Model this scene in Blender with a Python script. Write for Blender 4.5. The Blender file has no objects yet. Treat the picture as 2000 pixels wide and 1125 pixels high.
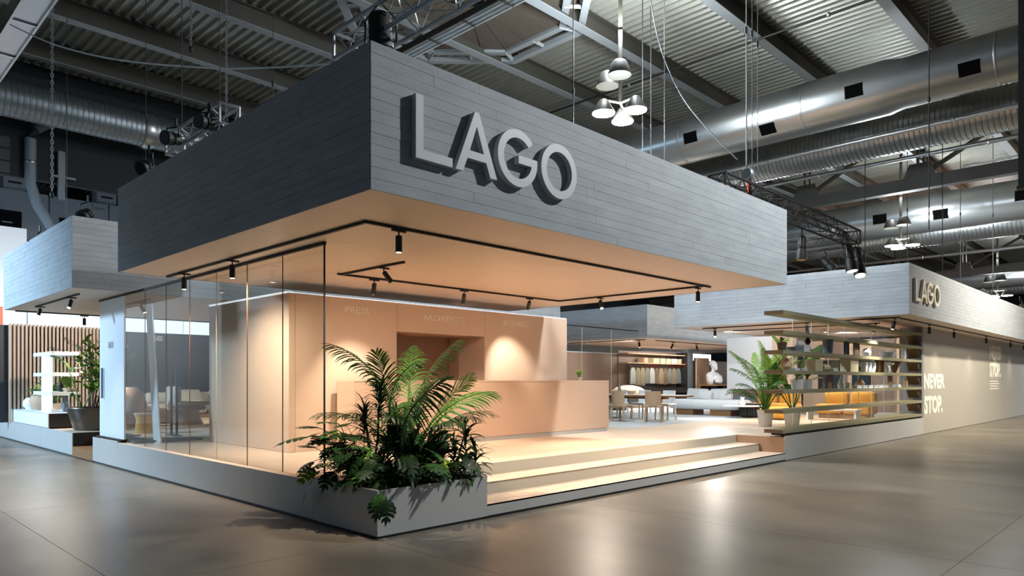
import bpy, bmesh, math, random
from math import sin, cos, pi, radians, atan2, sqrt, hypot
from mathutils import Vector, Matrix, Euler, noise
R = random.Random(7)
sc = bpy.context.scene
COL = sc.collection

# ---------------------------------------------------------------- camera, world, light, exposure
cam_d = bpy.data.cameras.new('camera'); cam = bpy.data.objects.new('camera', cam_d); COL.objects.link(cam)
cam.location = (-4.266, -6.138, 1.65)
cam.rotation_euler = (pi/2, 0, -radians(45.58))
cam_d.sensor_width = 36.0; cam_d.lens = 24.84; cam_d.shift_y = 0.0904
cam_d.clip_start = 0.05; cam_d.clip_end = 400
sc.camera = cam
sc.view_settings.view_transform = 'Standard'; sc.view_settings.look = 'None'
sc.view_settings.gamma = 1.0; sc.view_settings.use_curve_mapping = False
sc.view_settings.exposure = 0.0
w = bpy.data.worlds.new('hall_ambience'); sc.world = w; w.use_nodes = True
w.node_tree.nodes['Background'].inputs[0].default_value = (0.50, 0.70, 1.0, 1)
w.node_tree.nodes['Background'].inputs[1].default_value = 0.18
sc.cycles.max_bounces = 8; sc.cycles.diffuse_bounces = 4; sc.cycles.transparent_max_bounces = 24
sc.cycles.sample_clamp_indirect = 6.0

def lamp(name, kind, loc, target, power, color, size=0.2, spot=60, blend=0.6, parent=None, size_y=None):
    d = bpy.data.lights.new(name, kind); d.energy = power; d.color = color
    if kind == 'AREA':
        d.size = size
        if size_y: d.shape = 'RECTANGLE'; d.size_y = size_y
    else:
        d.shadow_soft_size = size
    if kind == 'SPOT':
        d.spot_size = radians(spot); d.spot_blend = blend
    o = bpy.data.objects.new(name, d); COL.objects.link(o)
    loc = Vector(loc)
    if target is not None:
        o.rotation_euler = (Vector(target) - loc).to_track_quat('-Z', 'Y').to_euler()
    if parent is not None:
        o.parent = parent; loc = loc - W[parent.name]
    o.location = loc
    return o
W = {}
COOL = (0.80, 0.91, 1.0); NEUT = (1.0, 0.93, 0.84); WARM = (1.0, 0.835, 0.68); MIDW = (1.0, 0.90, 0.78); SKYB = (0.62, 0.80, 1.0)
# high-bay lamps of the hall, then two added fill lamps at the left (the clusters that are in view are built further down)
lamp('high_bay_front', 'SPOT', (8.6, -6.2, 9.0), (3.5, 0.0, 3.0), 4300, (0.94, 0.98, 1.0), 0.25, 110, 0.9)
lamp('high_bay_aisle', 'SPOT', (24, -7.5, 9.0), (24, -1.0, 1.0), 8500, (1.0, 0.92, 0.79), 0.3, 120, 0.9)
lamp('high_bay_far_aisle', 'SPOT', (42, -7.5, 9.0), (42, -1.0, 1.5), 6000, (0.85, 0.93, 1.0), 0.3, 120, 0.9)
lamp('left_booth_fill', 'SPOT', (-9.0, 15.0, 6.5), (-0.5, 14.5, 0.4), 10000, (0.50, 0.74, 1.0), 0.6, 100, 0.9)  # unseen lamp added for the blue glow of a booth out of view

lamp('left_floor_fill', 'SPOT', (-5.5, 8.0, 9.0), (-5.5, 7.5, 0), 6500, (0.62, 0.82, 1.0), 0.3, 76, 0.8)  # unseen lamp added to brighten the left floor

# ---------------------------------------------------------------- materials
def srgb(h):
    h = h.lstrip('#'); c = [int(h[i:i+2], 16)/255 for i in (0, 2, 4)]
    return [x/12.92 if x <= 0.04045 else ((x+0.055)/1.055)**2.4 for x in c] + [1]
MATS = {}
def mat(name, col, rough=0.5, metal=0.0, var=0.0, nscale=3.0, stretch=(1, 1, 1), bump=0.0, bscale=40, emit=None, estr=0, spec=0.5, rand=0.0, col2=None, rvar=0.0, sheen=0.0, trans=0.0, detail=5.0):
    m = bpy.data.materials.new(name); m.use_nodes = True; nt = m.node_tree; N = nt.nodes; Lk = nt.links
    b = N['Principled BSDF']; c = srgb(col)
    b.inputs['Base Color'].default_value = c; b.inputs['Roughness'].default_value = rough; b.inputs['Metallic'].default_value = metal
    b.inputs['Specular IOR Level'].default_value = spec
    if sheen: b.inputs['Sheen Weight'].default_value = sheen
    if trans: b.inputs['Subsurface Weight'].default_value = trans; b.inputs['Subsurface Radius'].default_value = (0.02, 0.04, 0.01)
    if emit: b.inputs['Emission Color'].default_value = srgb(emit); b.inputs['Emission Strength'].default_value = estr
    if var or col2 or bump or rand or rvar:
        geo = N.new('ShaderNodeNewGeometry'); mp = N.new('ShaderNodeMapping'); mp.inputs['Scale'].default_value = stretch
        Lk.new(geo.outputs['Position'], mp.inputs['Vector'])
        no = N.new('ShaderNodeTexNoise'); no.inputs['Scale'].default_value = nscale; no.inputs['Detail'].default_value = detail; no.inputs['Roughness'].default_value = 0.6
        Lk.new(mp.outputs[0], no.inputs['Vector'])
        mix = N.new('ShaderNodeMix'); mix.data_type = 'RGBA'
        d = srgb(col2) if col2 else [x*(1-var) for x in c[:3]] + [1]
        u = c if col2 else [min(1, x*(1+var)) for x in c[:3]] + [1]
        mix.inputs['A'].default_value = u; mix.inputs['B'].default_value = d
        rmp = N.new('ShaderNodeMapRange'); rmp.inputs['From Min'].default_value = 0.2; rmp.inputs['From Max'].default_value = 0.8
        Lk.new(no.outputs['Fac'], rmp.inputs['Value']); Lk.new(rmp.outputs[0], mix.inputs['Factor'])
        out = mix.outputs['Result']
        if rand:
            oi = N.new('ShaderNodeObjectInfo'); mr = N.new('ShaderNodeMapRange'); mr.inputs['To Min'].default_value = 1-rand; mr.inputs['To Max'].default_value = 1+rand
            Lk.new(oi.outputs['Random'], mr.inputs['Value'])
            mu = N.new('ShaderNodeMix'); mu.data_type = 'RGBA'; mu.blend_type = 'MULTIPLY'; mu.inputs['Factor'].default_value = 1
            cb = N.new('ShaderNodeCombineColor')
            for k in range(3): Lk.new(mr.outputs[0], cb.inputs[k])
            Lk.new(out, mu.inputs['A']); Lk.new(cb.outputs[0], mu.inputs['B']); out = mu.outputs['Result']
        Lk.new(out, b.inputs['Base Color'])
        if rvar:
            r2 = N.new('ShaderNodeMapRange'); r2.inputs['From Min'].default_value = 0.1; r2.inputs['From Max'].default_value = 0.9
            r2.inputs['To Min'].default_value = max(0.03, rough-rvar); r2.inputs['To Max'].default_value = rough+rvar
            n3 = N.new('ShaderNodeTexNoise'); n3.inputs['Scale'].default_value = nscale*0.45; n3.inputs['Detail'].default_value = 2
            Lk.new(mp.outputs[0], n3.inputs['Vector']); Lk.new(n3.outputs['Fac'], r2.inputs['Value']); Lk.new(r2.outputs[0], b.inputs['Roughness'])
        if bump:
            n2 = N.new('ShaderNodeTexNoise'); n2.inputs['Scale'].default_value = bscale; n2.inputs['Detail'].default_value = 4
            Lk.new(mp.outputs[0], n2.inputs['Vector'])
            bp = N.new('ShaderNodeBump'); bp.inputs['Strength'].default_value = bump; bp.inputs['Distance'].default_value = 0.01
            Lk.new(n2.outputs['Fac'], bp.inputs['Height']); Lk.new(bp.outputs[0], b.inputs['Normal'])
    MATS[name] = m; return m
def glass_mat(name, tint='#fafcfb', refl=1.0):
    m = bpy.data.materials.new(name); m.use_nodes = True; nt = m.node_tree; N = nt.nodes; Lk = nt.links
    N.remove(N['Principled BSDF']); o = N['Material Output']
    t = N.new('ShaderNodeBsdfTransparent'); t.inputs[0].default_value = srgb(tint)
    g = N.new('ShaderNodeBsdfGlossy'); g.inputs['Roughness'].default_value = 0.01
    lw = N.new('ShaderNodeLayerWeight'); lw.inputs['Blend'].default_value = 0.5
    pw = N.new('ShaderNodeMath'); pw.operation = 'POWER'; pw.inputs[1].default_value = 5; Lk.new(lw.outputs['Facing'], pw.inputs[0])
    mu = N.new('ShaderNodeMath'); mu.operation = 'MULTIPLY_ADD'; mu.inputs[1].default_value = 0.9*refl; mu.inputs[2].default_value = 0.035*refl; Lk.new(pw.outputs[0], mu.inputs[0])
    mx = N.new('ShaderNodeMixShader'); Lk.new(mu.outputs[0], mx.inputs[0]); Lk.new(t.outputs[0], mx.inputs[1]); Lk.new(g.outputs[0], mx.inputs[2])
    Lk.new(mx.outputs[0], o.inputs[0]); MATS[name] = m; return m

M_board = mat('board_concrete', '#a5aaac', 0.75, nscale=2.2, stretch=(1, 1, 3.5), bump=0.25, bscale=22, rand=0.035, col2='#90959a', detail=7)
M_joint = mat('concrete_joint', '#6d7173', 0.9)
M_floor = mat('polished_concrete', '#8a8172', 0.335, nscale=0.8, stretch=(1, 0.55, 1), col2='#544f47', rvar=0.055, rand=0.05, detail=7)
M_fascia = mat('grey_satin_panel', '#b4b4b0', 0.45)
M_plinth = mat('shadow_gap_grey', '#55585a', 0.5)
M_peach = mat('peach_lacquer', '#d8bda6', 0.5, var=0.02, nscale=1.5)
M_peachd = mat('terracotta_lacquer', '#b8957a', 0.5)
M_soffit = mat('peach_soffit', '#d8c2ad', 0.42, var=0.03, nscale=1.2, stretch=(1, 3, 1), rand=0.02)
M_sfloor = mat('peach_stage_floor', '#dec5ad', 0.38, var=0.03, nscale=1.0, rand=0.012)
M_carpet = mat('pale_grey_carpet', '#b9bdbf', 0.9, var=0.06, nscale=1.2)
M_black = mat('black_metal', '#0f0e0c', 0.55)
M_dark = mat('dark_steel_paint', '#3a372f', 0.55, var=0.1, nscale=1.0)
M_deck = mat('roof_deck_metal', '#8b8a80', 0.42, metal=0.35, var=0.08, nscale=0.6)
M_galv = mat('galvanised_steel', '#a2a5a4', 0.31, metal=0.9, var=0.08, nscale=1.2, stretch=(1, 0.3, 1))
M_alu = mat('truss_aluminium', '#b8bcc0', 0.32, metal=0.8)
M_btruss = mat('black_truss_tube', '#1a1c1f', 0.6)
M_letter = mat('grey_letter_lacquer', '#b4babd', 0.5)
M_cream = mat('cream_print', '#efe6d2', 0.6)
M_white = mat('white_lacquer', '#e8ecef', 0.45)
M_wallg = mat('beige_grey_wall', '#b0aa9c', 0.4)
M_shelf = mat('olive_taupe_veneer', '#8f8a6c', 0.5, var=0.06, nscale=4)
M_shelfend = mat('brown_veneer_end', '#5a4630', 0.55)
M_wood = mat('brown_oak', '#8a6540', 0.5, var=0.15, nscale=3, stretch=(1, 6, 6))
M_slat = mat('beige_wood_slat', '#c7a78d', 0.55, var=0.06, nscale=4, stretch=(3, 3, 0.5))
M_taupe = mat('taupe_wall', '#8a766c', 0.55)
M_anth = mat('anthracite_wall', '#272627', 0.5, var=0.05, nscale=0.8)
M_screen = mat('black_screen', '#101113', 0.15)
M_fabg = mat('greige_fabric', '#aba08c', 0.9, var=0.06, nscale=9, bump=0.2, bscale=60, sheen=0.2)
M_fabw = mat('white_fabric', '#dfe2e3', 0.9, bump=0.15, bscale=60, sheen=0.2)
M_chairf = mat('sand_leather', '#b59b80', 0.55)
M_must = mat('mustard_fabric', '#c8912e', 0.85, var=0.1, nscale=6, sheen=0.2)
M_soil = mat('dark_soil', '#140f0a', 1.0, bump=0.6, bscale=60)
M_potw = mat('white_pot', '#d9d4c8', 0.5)
M_clay = mat('pale_clay', '#c9a78d', 0.8, bump=0.2, bscale=30)
M_pewter = mat('pewter_planter', '#5d564e', 0.32, metal=0.7)
M_l1 = mat('deep_green_leaf', '#1c3a18', 0.5, spec=0.28, var=0.3, nscale=12, rand=0.3)
M_l2 = mat('mid_green_leaf', '#3a6a22', 0.5, spec=0.28, var=0.25, nscale=12, rand=0.3)
M_l3 = mat('fresh_green_leaf', '#6f8f2c', 0.5, spec=0.28, var=0.25, nscale=10, rand=0.25)
M_l4 = mat('palm_leaf', '#3f6a2a', 0.5, spec=0.28, var=0.35, nscale=5, rand=0.3)
M_l5 = mat('yellow_green_leaf', '#a3a83a', 0.5, spec=0.28, var=0.25, nscale=10, rand=0.3)
M_stem = mat('brown_stem', '#4a3a26', 0.8)
M_gstem = mat('green_stem', '#4d6030', 0.6)
M_orange = mat('orange_panel', '#e8623c', 0.6)
M_book = mat('pale_book', '#c5ccd2', 0.7)
M_boxc = mat('cream_box', '#d3c9a8', 0.7)
M_brass = mat('gold_brown', '#7a5a32', 0.45)
M_cab = mat('cabinet_grey', '#6f7880', 0.55)
M_glass = glass_mat('clear_glass')
M_gedge = mat('glass_edge', '#6b4a34', 0.4)
M_gedgel = mat('pale_glass_edge', '#d8cfae', 0.4)
M_cable = mat('pale_cable', '#7c8288', 0.6)
M_lampW = mat('lit_cool_lens', '#ffffff', 0.5, emit='#f2f8ff', estr=40)
M_lampY = mat('lit_warm_lens', '#ffffff', 0.5, emit='#ffe2b8', estr=14)
M_led = mat('lit_led_strip', '#ffffff', 0.5, emit='#fff0dc', estr=3.0)
M_coolglow = mat('cool_glow_white', '#ffffff', 0.5, emit='#e6f2ff', estr=0.8)  # self-emitting white for the room trim and the tower column
M_light = mat('glowing_white_panel', '#ffffff', 0.5, emit='#eef6ff', estr=1.6)
M_void = mat('dark_opening', '#050505', 0.95, spec=0.05)
M_pale = mat('lightened_pale_steel', '#c9d0d5', 0.45)  # tray tone lightened for lamp light falling on it; also the pale cable
M_cone = mat('dark_reflector', '#3c3a34', 0.5, metal=0.2)  # even dark tone, tuned against the glare of the lamps

# ---------------------------------------------------------------- helpers
def setp(o, label=None, cat=None, group=None, kind=None):
    if label: o['label'] = label
    if cat: o['category'] = cat
    if group: o['group'] = group
    if kind: o['kind'] = kind
    return o
def thing(name, label, cat, loc=(0, 0, 0), group=None, rz=0):
    o = bpy.data.objects.new(name, None); COL.objects.link(o); o.empty_display_size = 0.05
    o.location = loc; o.rotation_euler = (0, 0, rz); W[o.name] = Vector(loc)
    return setp(o, label, cat, group)
def link(name, me, parent=None):
    o = bpy.data.objects.new(name, me); COL.objects.link(o)
    if parent is not None:
        o.parent = parent
    W[o.name] = W[parent.name] if parent is not None else Vector((0, 0, 0))
    return o
class MB:
    def __init__(s): s.v = []; s.f = []
    def add(s, vs, fs):
        n = len(s.v); s.v += [tuple(v) for v in vs]; s.f += [tuple(i+n for i in f) for f in fs]; return s
    def box(s, x0, x1, y0, y1, z0, z1):
        return s.add([(x0,y0,z0),(x1,y0,z0),(x1,y1,z0),(x0,y1,z0),(x0,y0,z1),(x1,y0,z1),(x1,y1,z1),(x0,y1,z1)],
                     [(3,2,1,0),(4,5,6,7),(0,1,5,4),(1,2,6,5),(2,3,7,6),(3,0,4,7)])
    def tube(s, pts, r, n=8, caps=True):
        pts = [Vector(p) for p in pts]; rings = []; rr = r if hasattr(r, '__len__') else [r]*len(pts)
        up = Vector((0, 0, 1)); vs = []
        for i, p in enumerate(pts):
            t = (pts[min(i+1, len(pts)-1)] - pts[max(i-1, 0)]).normalized()
            a = t.cross(up if abs(t.z) < 0.95 else Vector((1, 0, 0))).normalized(); b = t.cross(a)
            for k in range(n):
                q = 2*pi*k/n; vs.append(p + a*cos(q)*rr[i] + b*sin(q)*rr[i])
        fs = [(i*n+k, i*n+(k+1) % n, (i+1)*n+(k+1) % n, (i+1)*n+k) for i in range(len(pts)-1) for k in range(n)]
        if caps: fs += [tuple(range(n-1, -1, -1)), tuple((len(pts)-1)*n+k for k in range(n))]
        return s.add(vs, fs)
    def lathe(s, c, prof, n=20, axis='z'):
        vs = []
        for r, h in prof:
            for k in range(n):
                q = 2*pi*k/n; a, b = r*cos(q), r*sin(q)
                vs.append((c[0]+a, c[1]+b, c[2]+h) if axis == 'z' else ((c[0]+a, c[1]+h, c[2]-b) if axis == 'y' else (c[0]+h, c[1]+a, c[2]+b)))
        m = len(prof)
        fs = [(i*n+k, i*n+(k+1) % n, (i+1)*n+(k+1) % n, (i+1)*n+k) for i in range(m-1) for k in range(n)]
        fs += [tuple(range(n-1, -1, -1)), tuple((m-1)*n+k for k in range(n))]
        return s.add(vs, fs)
    def prism(s, poly, y0, y1):
        """polygon in x,z (counter clockwise seen from -y) pushed from y0 (front) to y1 (back)"""
        n = len(poly)
        return s.add([(x, y0, z) for x, z in poly] + [(x, y1, z) for x, z in poly],
                     [tuple(range(n)), tuple(range(2*n-1, n-1, -1))] + [(i, n+i, n+(i+1) % n, (i+1) % n) for i in range(n)])
    def mesh(s, m, smooth=False, bevel=0, seg=2, name='mesh', ang=40):
        me = bpy.data.meshes.new(name); me.from_pydata(s.v, [], s.f)
        if bevel:
            bm = bmesh.new(); bm.from_mesh(me); bmesh.ops.recalc_face_normals(bm, faces=bm.faces)
            bmesh.ops.bevel(bm, geom=bm.edges[:], offset=bevel, segments=seg, profile=0.5, affect='EDGES', clamp_overlap=True)
            bm.to_mesh(me); bm.free()
        me.materials.append(m)
        if smooth:
            me.shade_smooth()
            if ang: me.set_sharp_from_angle(angle=radians(ang))
        me.update(); return me
    def build(s, name, m, parent=None, smooth=False, bevel=0, seg=2, ang=40):
        if parent is not None:
            o = W[parent.name]; s.v = [(a-o.x, b-o.y, c-o.z) for a, b, c in s.v]
        return link(name, s.mesh(m, smooth, bevel, seg, name, ang), parent)
_unit = {}
def ucube(m):
    if m.name not in _unit:
        _unit[m.name] = MB().box(-.5, .5, -.5, .5, -.5, .5).mesh(m, name='slab_'+m.name)
    return _unit[m.name]
def B(name, m, parent, x0, x1, y0, y1, z0, z1):
    o = link(name, ucube(m), parent)
    o.scale = (x1-x0, y1-y0, z1-z0); o.location = Vector(((x0+x1)/2, (y0+y1)/2, (z0+z1)/2)) - W[o.name]
    return o
_ucyl = {}
def bar(name, m, parent, p0, p1, r, n=6):
    k = (m.name, n)
    if k not in _ucyl: _ucyl[k] = MB().lathe((0, 0, -.5), [(1, 0), (1, 1)], n).mesh(m, smooth=True, name='bar_'+m.name)
    p0, p1 = Vector(p0), Vector(p1); d = p1-p0
    o = link(name, _ucyl[k], parent); o.scale = (r, r, d.length); o.rotation_euler = d.to_track_quat('Z', 'Y').to_euler()
    o.location = (p0+p1)/2 - W[o.name]; return o
def copy_tree(o, parent=None):
    c = o.copy(); COL.objects.link(c); c.parent = parent; W[c.name] = W[o.name]
    for ch in list(o.children): copy_tree(ch, c)
    return c
def put(o, loc, rz, label=None):
    o.location = loc; o.rotation_euler = (0, 0, rz)
    if label: o['label'] = label
    return o
def text(name, s, x0, x1, z0, z1, y, m, parent, depth=0.006, bold=0.0, axis='x'):
    c = bpy.data.curves.new('t', 'FONT'); c.body = s; c.extrude = 0.5; c.offset = bold; c.size = 1; c.resolution_u = 3
    t = bpy.data.objects.new('t', c); COL.objects.link(t); bpy.context.view_layer.update()
    me = bpy.data.meshes.new_from_object(t.evaluated_get(bpy.context.evaluated_depsgraph_get()))
    bpy.data.objects.remove(t); bpy.data.curves.remove(c)
    xs = [v.co.x for v in me.vertices]; ys = [v.co.y for v in me.vertices]
    ax, bx, ay, by = min(xs), max(xs), min(ys), max(ys); o3 = W[parent.name] if parent else Vector()
    for v in me.vertices:
        p = ((v.co.x-ax)/(bx-ax), (v.co.y-ay)/(by-ay), v.co.z)
        v.co = Vector((x0+p[0]*(x1-x0), y-depth*(p[2]+.5), z0+p[1]*(z1-z0))) - o3
    me.materials.clear(); me.materials.append(m); me.name = name
    return link(name, me, parent)
# ================================================================ HALL SHELL
fl = setp(thing('floor', 'polished grey-beige concrete hall floor with saw-cut joints', 'floor'), kind='structure')
del fl['category']
B('floor_base', M_floor, fl, -30, 130, -25, 34, -0.3, -0.004)
ys = [-14, -9.2, -4.55, 0.0]
xs = [-12.5, -9.3, -6.1, -2.9, -2.4, -1.65, -0.04, 2.6, 5.8, 9.05, 12.3, 15.5, 18.8, 22, 25.2, 28.4, 31.6, 34.8, 38, 44, 50, 56, 62]
xs = [-12.3, -9.1, -5.9, -2.41, -0.04, 3.2, 6.2, 9.05, 12.3, 15.5, 18.8, 22, 25.2, 28.4, 31.6, 34.8, 38, 44, 50, 56, 62]
yl = ys + [4.6, 9.2, 13.8, 18.4, 23, 28]
for i in range(len(xs)-1):
    for j in range(len(yl)-1):
        x0, x1, y0, y1 = xs[i], xs[i+1], yl[j], yl[j+1]
        if y0 >= -0.1 and x0 >= -0.1: continue
        g = 0.003
        B('concrete_slab', M_floor, fl, x0+g, x1-g, y0+g, y1-g, -0.02, R.uniform(-.0004, .0004))
# roof deck: trapezoidal ribs running along Y
mb = MB(); v = []; pitch = .25; n = int(150/pitch); z0 = 11.0
for k in range(n):
    x = -20+k*pitch
    for dx, dz in ((0, 0), (.07, 0), (.11, .09), (.21, .09)):
        v += [(x+dx, -25, z0+dz), (x+dx, 34, z0+dz)]
f = [(2*i, 2*i+2, 2*i+3, 2*i+1) for i in range(4*n-1)]
mb.add(v, f); o = mb.build('ceiling', M_deck); setp(o, 'corrugated metal roof deck over the hall', kind='structure')
o = B('wall_back', mat('dark_hall_wall', '#3c454a', .8, var=.15, nscale=.4), None, -30, 130, 34, 34.3, 0, 11.2); setp(o, 'dark blue-grey rear wall of the hall', kind='structure')
o = B('wall_right', MATS['dark_hall_wall'], None, 130, 130.3, -25, 34, 0, 11.2); setp(o, 'dark far end wall of the hall', kind='structure')
o = B('wall_bulkhead', mat('dark_bulkhead', '#1b2023', .8), None, -25, 14, 18.6, 18.8, 7.6, 11.0); setp(o, 'dark bulkhead wall hanging from the roof at the upper left', kind='structure')
# purlins: I-beams along X
for k in range(-5, 11):
    y = -.8+2.93*k
    t = thing('steel_purlin', 'long dark steel roof beam running under the corrugated deck', 'beam', (0, y, 10.5), 'parallel roof purlins')
    B('web', M_dark, t, -20, 130, y-.012, y+.012, 10.52, 10.97)
    B('bottom_flange', mat('flange_paint', '#7f8486', .5) if 'flange_paint' not in MATS else MATS['flange_paint'], t, -20, 130, y-.13, y+.13, 10.5, 10.52)
    B('top_flange', M_dark, t, -20, 130, y-.13, y+.13, 10.97, 10.99)
# octagonal roof light: ring channel with ladder bars and dark cladding panels
t = thing('octagonal_roof_light', 'octagonal steel ring with brown cladding panels in the roof above the sign corner', 'roof light', (7.1, 6.6, 10.6))
M_clad = mat('brown_cladding', '#4b433a', .5, var=.2, nscale=1.5)
for k in range(8):
    a0, a1 = pi/8+k*pi/4, pi/8+(k+1)*pi/4
    def pt(r, a, z): return (7.1+r*cos(a), 6.6+r*sin(a), z)
    for r, z in ((3.25, 10.62), (2.75, 10.66)):
        m2 = MB(); q = [pt(r, a0, z), pt(r, a1, z), pt(r-.2, a1, z), pt(r-.2, a0, z)]
        m2.add(q+[(x, y, z2+.12) for x, y, z2 in q], [(0,3,2,1),(4,5,6,7),(0,1,5,4),(1,2,6,5),(2,3,7,6),(3,0,4,7)])
        m2.build('ring_channel', MATS['flange_paint'], t)
    bar('tie_plate', MATS['flange_paint'], t, pt(3.25, a0, 10.68), pt(2.55, a0, 10.7), .07, 4)
    am = (a0+a1)/2
    bar('tie_plate', MATS['flange_paint'], t, pt(3.0, am, 10.68), pt(2.4, am, 10.7), .06, 4)
    for j in range(3):
        b0, b1 = a0+(a1-a0)*j/3+.006, a0+(a1-a0)*(j+1)/3-.006
        m2 = MB(); q = [pt(2.7, b0, 10.72), pt(2.7, b1, 10.72), pt(.5, b1, 10.9), pt(.5, b0, 10.9)]
        m2.add(q+[(x, y, z2+.03) for x, y, z2 in q], [(0,3,2,1),(4,5,6,7),(0,1,5,4),(1,2,6,5),(2,3,7,6),(3,0,4,7)])
        m2.build('cladding_panel', M_clad, t)

# ================================================================ STAND PLATFORM
Z = .483
pf = setp(thing('floor_platform', 'raised peach exhibition platform with grey fascia and three broad steps'), kind='structure') if False else None
pf = bpy.data.objects.new('floor_platform', None); COL.objects.link(pf); W[pf.name] = Vector(); setp(pf, 'raised exhibition platform with grey fascia panels and three broad peach steps', kind='structure')
# left fascia along x=0 (y from 1.45), with the notch at y 9.9-11.4
for y0, y1 in ((1.302, 2.77), (2.77, 5.56), (5.56, 8.37), (8.37, 9.906), (11.39, 14.2), (14.2, 17), (17, 19.8), (19.8, 22.6)):
    top = Z+.03 if y0 > 8 else Z
    B('fascia_panel', M_fascia, pf, 0, .02, y0+.002, y1-.002, .035, top)
B('toe_kick', M_plinth, pf, .03, .05, 1.3, 22.6, 0, .06)
B('notch_side', M_anth, pf, 0.02, .9, 9.886, 9.906, .2, Z+.03); B('notch_side', M_anth, pf, .02, .9, 11.39, 11.41, .2, Z+.03)
B('notch_back', M_anth, pf, .9, .92, 9.886, 11.41, .2, Z); B('notch_tread', M_wood, pf, 0.0, .9, 9.906, 11.39, .02, .22)
# floor panels
def floor_area(x0, x1, y0, y1, nx, ny, m, z=Z):
    for i in range(nx):
        for j in range(ny):
            a, b = x0+(x1-x0)*i/nx, x0+(x1-x0)*(i+1)/nx; c, d = y0+(y1-y0)*j/ny, y0+(y1-y0)*(j+1)/ny
            B('floor_panel', m, pf, a+.0008, b-.0008, c+.0008, d-.0008, z-.04, z)
floor_area(0.0, 10.0, 1.07, 8.35, 5, 4, M_sfloor)
floor_area(10.0, 20.0, 0.0, 4.0, 4, 2, M_sfloor)
B('joint_edge', M_peachd, pf, .15, .156, 1.31, 8.3, Z, Z+.001)
# carpeted display area (cool grey floor) behind
floor_area(10.0, 38.0, 4.0, 20.0, 7, 4, M_carpet); floor_area(20.0, 38.0, 0.0, 4.0, 4, 1, M_carpet)
floor_area(0.92, 10.0, 8.35, 22.6, 3, 4, M_sfloor); floor_area(0.02, .92, 11.41, 22.6, 1, 3, M_sfloor); floor_area(0.02, .92, 8.35, 9.886, 1, 1, M_sfloor)
# steps
M_riser = mat('pale_riser', '#b9b3a2', .45)
for k, (y, z) in enumerate(((0.0, .166), (.54, .322))):
    B('step_riser', M_fascia if k == 0 else M_riser, pf, 1.575, 9.998, y, y+.02, (.03 if k == 0 else .166), z)
    B('step_tread', M_sfloor, pf, 1.575, 9.998, y+.02 if 0 else y, y+.56, z-.02, z)
B('step_riser', M_riser, pf, 1.575, 9.998, 1.07, 1.09, .322, Z-.002)
B('toe_kick', M_plinth, pf, 1.575, 10, .03, .05, 0, .05)
B('step_cheek', M_peachd, pf, 10.0, 10.02, 0.02, 1.07, 0, Z)
# right fascia along y=0
for x0, x1 in ((10.0, 12.5), (12.5, 15), (15, 17.5), (17.5, 20.0)):
    B('fascia_panel', M_fascia, pf, x0+.001, x1-.001, 0, .02, .012, Z+.03)
for k in range(8):
    B('fascia_panel', M_wallg, pf, 20+2.6*k+.001, 22.6+2.6*k-.001, 0, .02, .012, Z+.03)
B('toe_kick', M_plinth, pf, 10, 41, .025, .04, 0, .03)

# ================================================================ CANOPIES (board-marked concrete boxes)
ZB, ZT = 3.28, 4.544
def canopy(name, label, x0, x1, y0, y1, faces, soffit, boards_len=2.3, rows=13, rowlim=None, soff=(4, 3)):
    t = thing(name, label, 'canopy', (x0, y0, ZB))
    B('core', M_joint, t, x0+.014, x1-.014, y0+.014, y1-.014, ZB+.03, ZT-.002)
    h = (ZT-ZB)/rows; g = .0013
    for face in faces:
        a0, a1 = (x0, x1) if face in 'fb' else (y0, y1)
        lim = min(a1, a0+26)
        for r in range(rows):
            a = a0; first = True
            while a < lim-.01:
                L = boards_len*R.uniform(.7, 1.3)*(R.uniform(.2, 1) if first else 1); first = False
                b = a+L
                if b > lim-.5: b = lim
                d = R.uniform(0, .0022); za, zb = ZB+r*h+g, ZB+(r+1)*h-g
                if r == 0: za = ZB
                aa, bb = (a+g if a > a0 else a0+(0.0 if face in 'fb' else .006)), (b-g if b < a1 else a1)
                if face == 'f': B('board', M_board, t, aa, bb, y0-d, y0+.016, za, zb)
                elif face == 'l': B('board', M_board, t, x0-d, x0+.016, aa, bb, za, zb)
                a = b
    if 'r' not in faces: B('side_skin', M_joint, t, x1-.014, x1, y0+.016, y1, ZB, ZT)
    B('back_skin', M_joint, t, x0+.016, x1-.014, y1-.014, y1, ZB, ZT)
    nx, ny = soff
    for i in range(nx):
        for j in range(ny):
            a, b = x0+.02+(x1-x0-.04)*i/nx, x0+.02+(x1-x0-.04)*(i+1)/nx; c, d = y0+.02+(y1-y0-.04)*j/ny, y0+.02+(y1-y0-.04)*(j+1)/ny
            B('soffit_panel', soffit, t, a+.0015, b-.0015, c+.0015, d-.0015, ZB+.003, ZB+.03)
    return t
c1 = canopy('canopy', 'large board-marked concrete canopy at the front corner carrying the biggest sign', -.816, 7.56, -1.078, 5.562, 'fl', M_soffit)
M_soffg = mat('pale_soffit', '#cbb8a8', .5)
c2 = canopy('canopy', 'board-marked concrete canopy at the far left behind the front one', -.822, 12.3, 8.02, 13.7, 'fl', M_soffg, 2.6)
c3 = canopy('canopy', 'board-marked concrete canopy in the middle distance over the dining area', 18.45, 34.0, 8.95, 19.0, 'fl', M_soffg, 3.4)
c3b = canopy('canopy', 'recessed concrete canopy left of the middle one, mostly hidden by the reception room', 8.0, 18.4, 14.4, 19.0, 'f', M_soffg, 3.4, soff=(3, 2))
c4 = canopy('canopy', 'board-marked concrete canopy on the right with the second smaller-looking sign', 14.9, 44.0, -.975, 5.6, 'fl', M_soffg, 3.2, soff=(6, 2))

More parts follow.
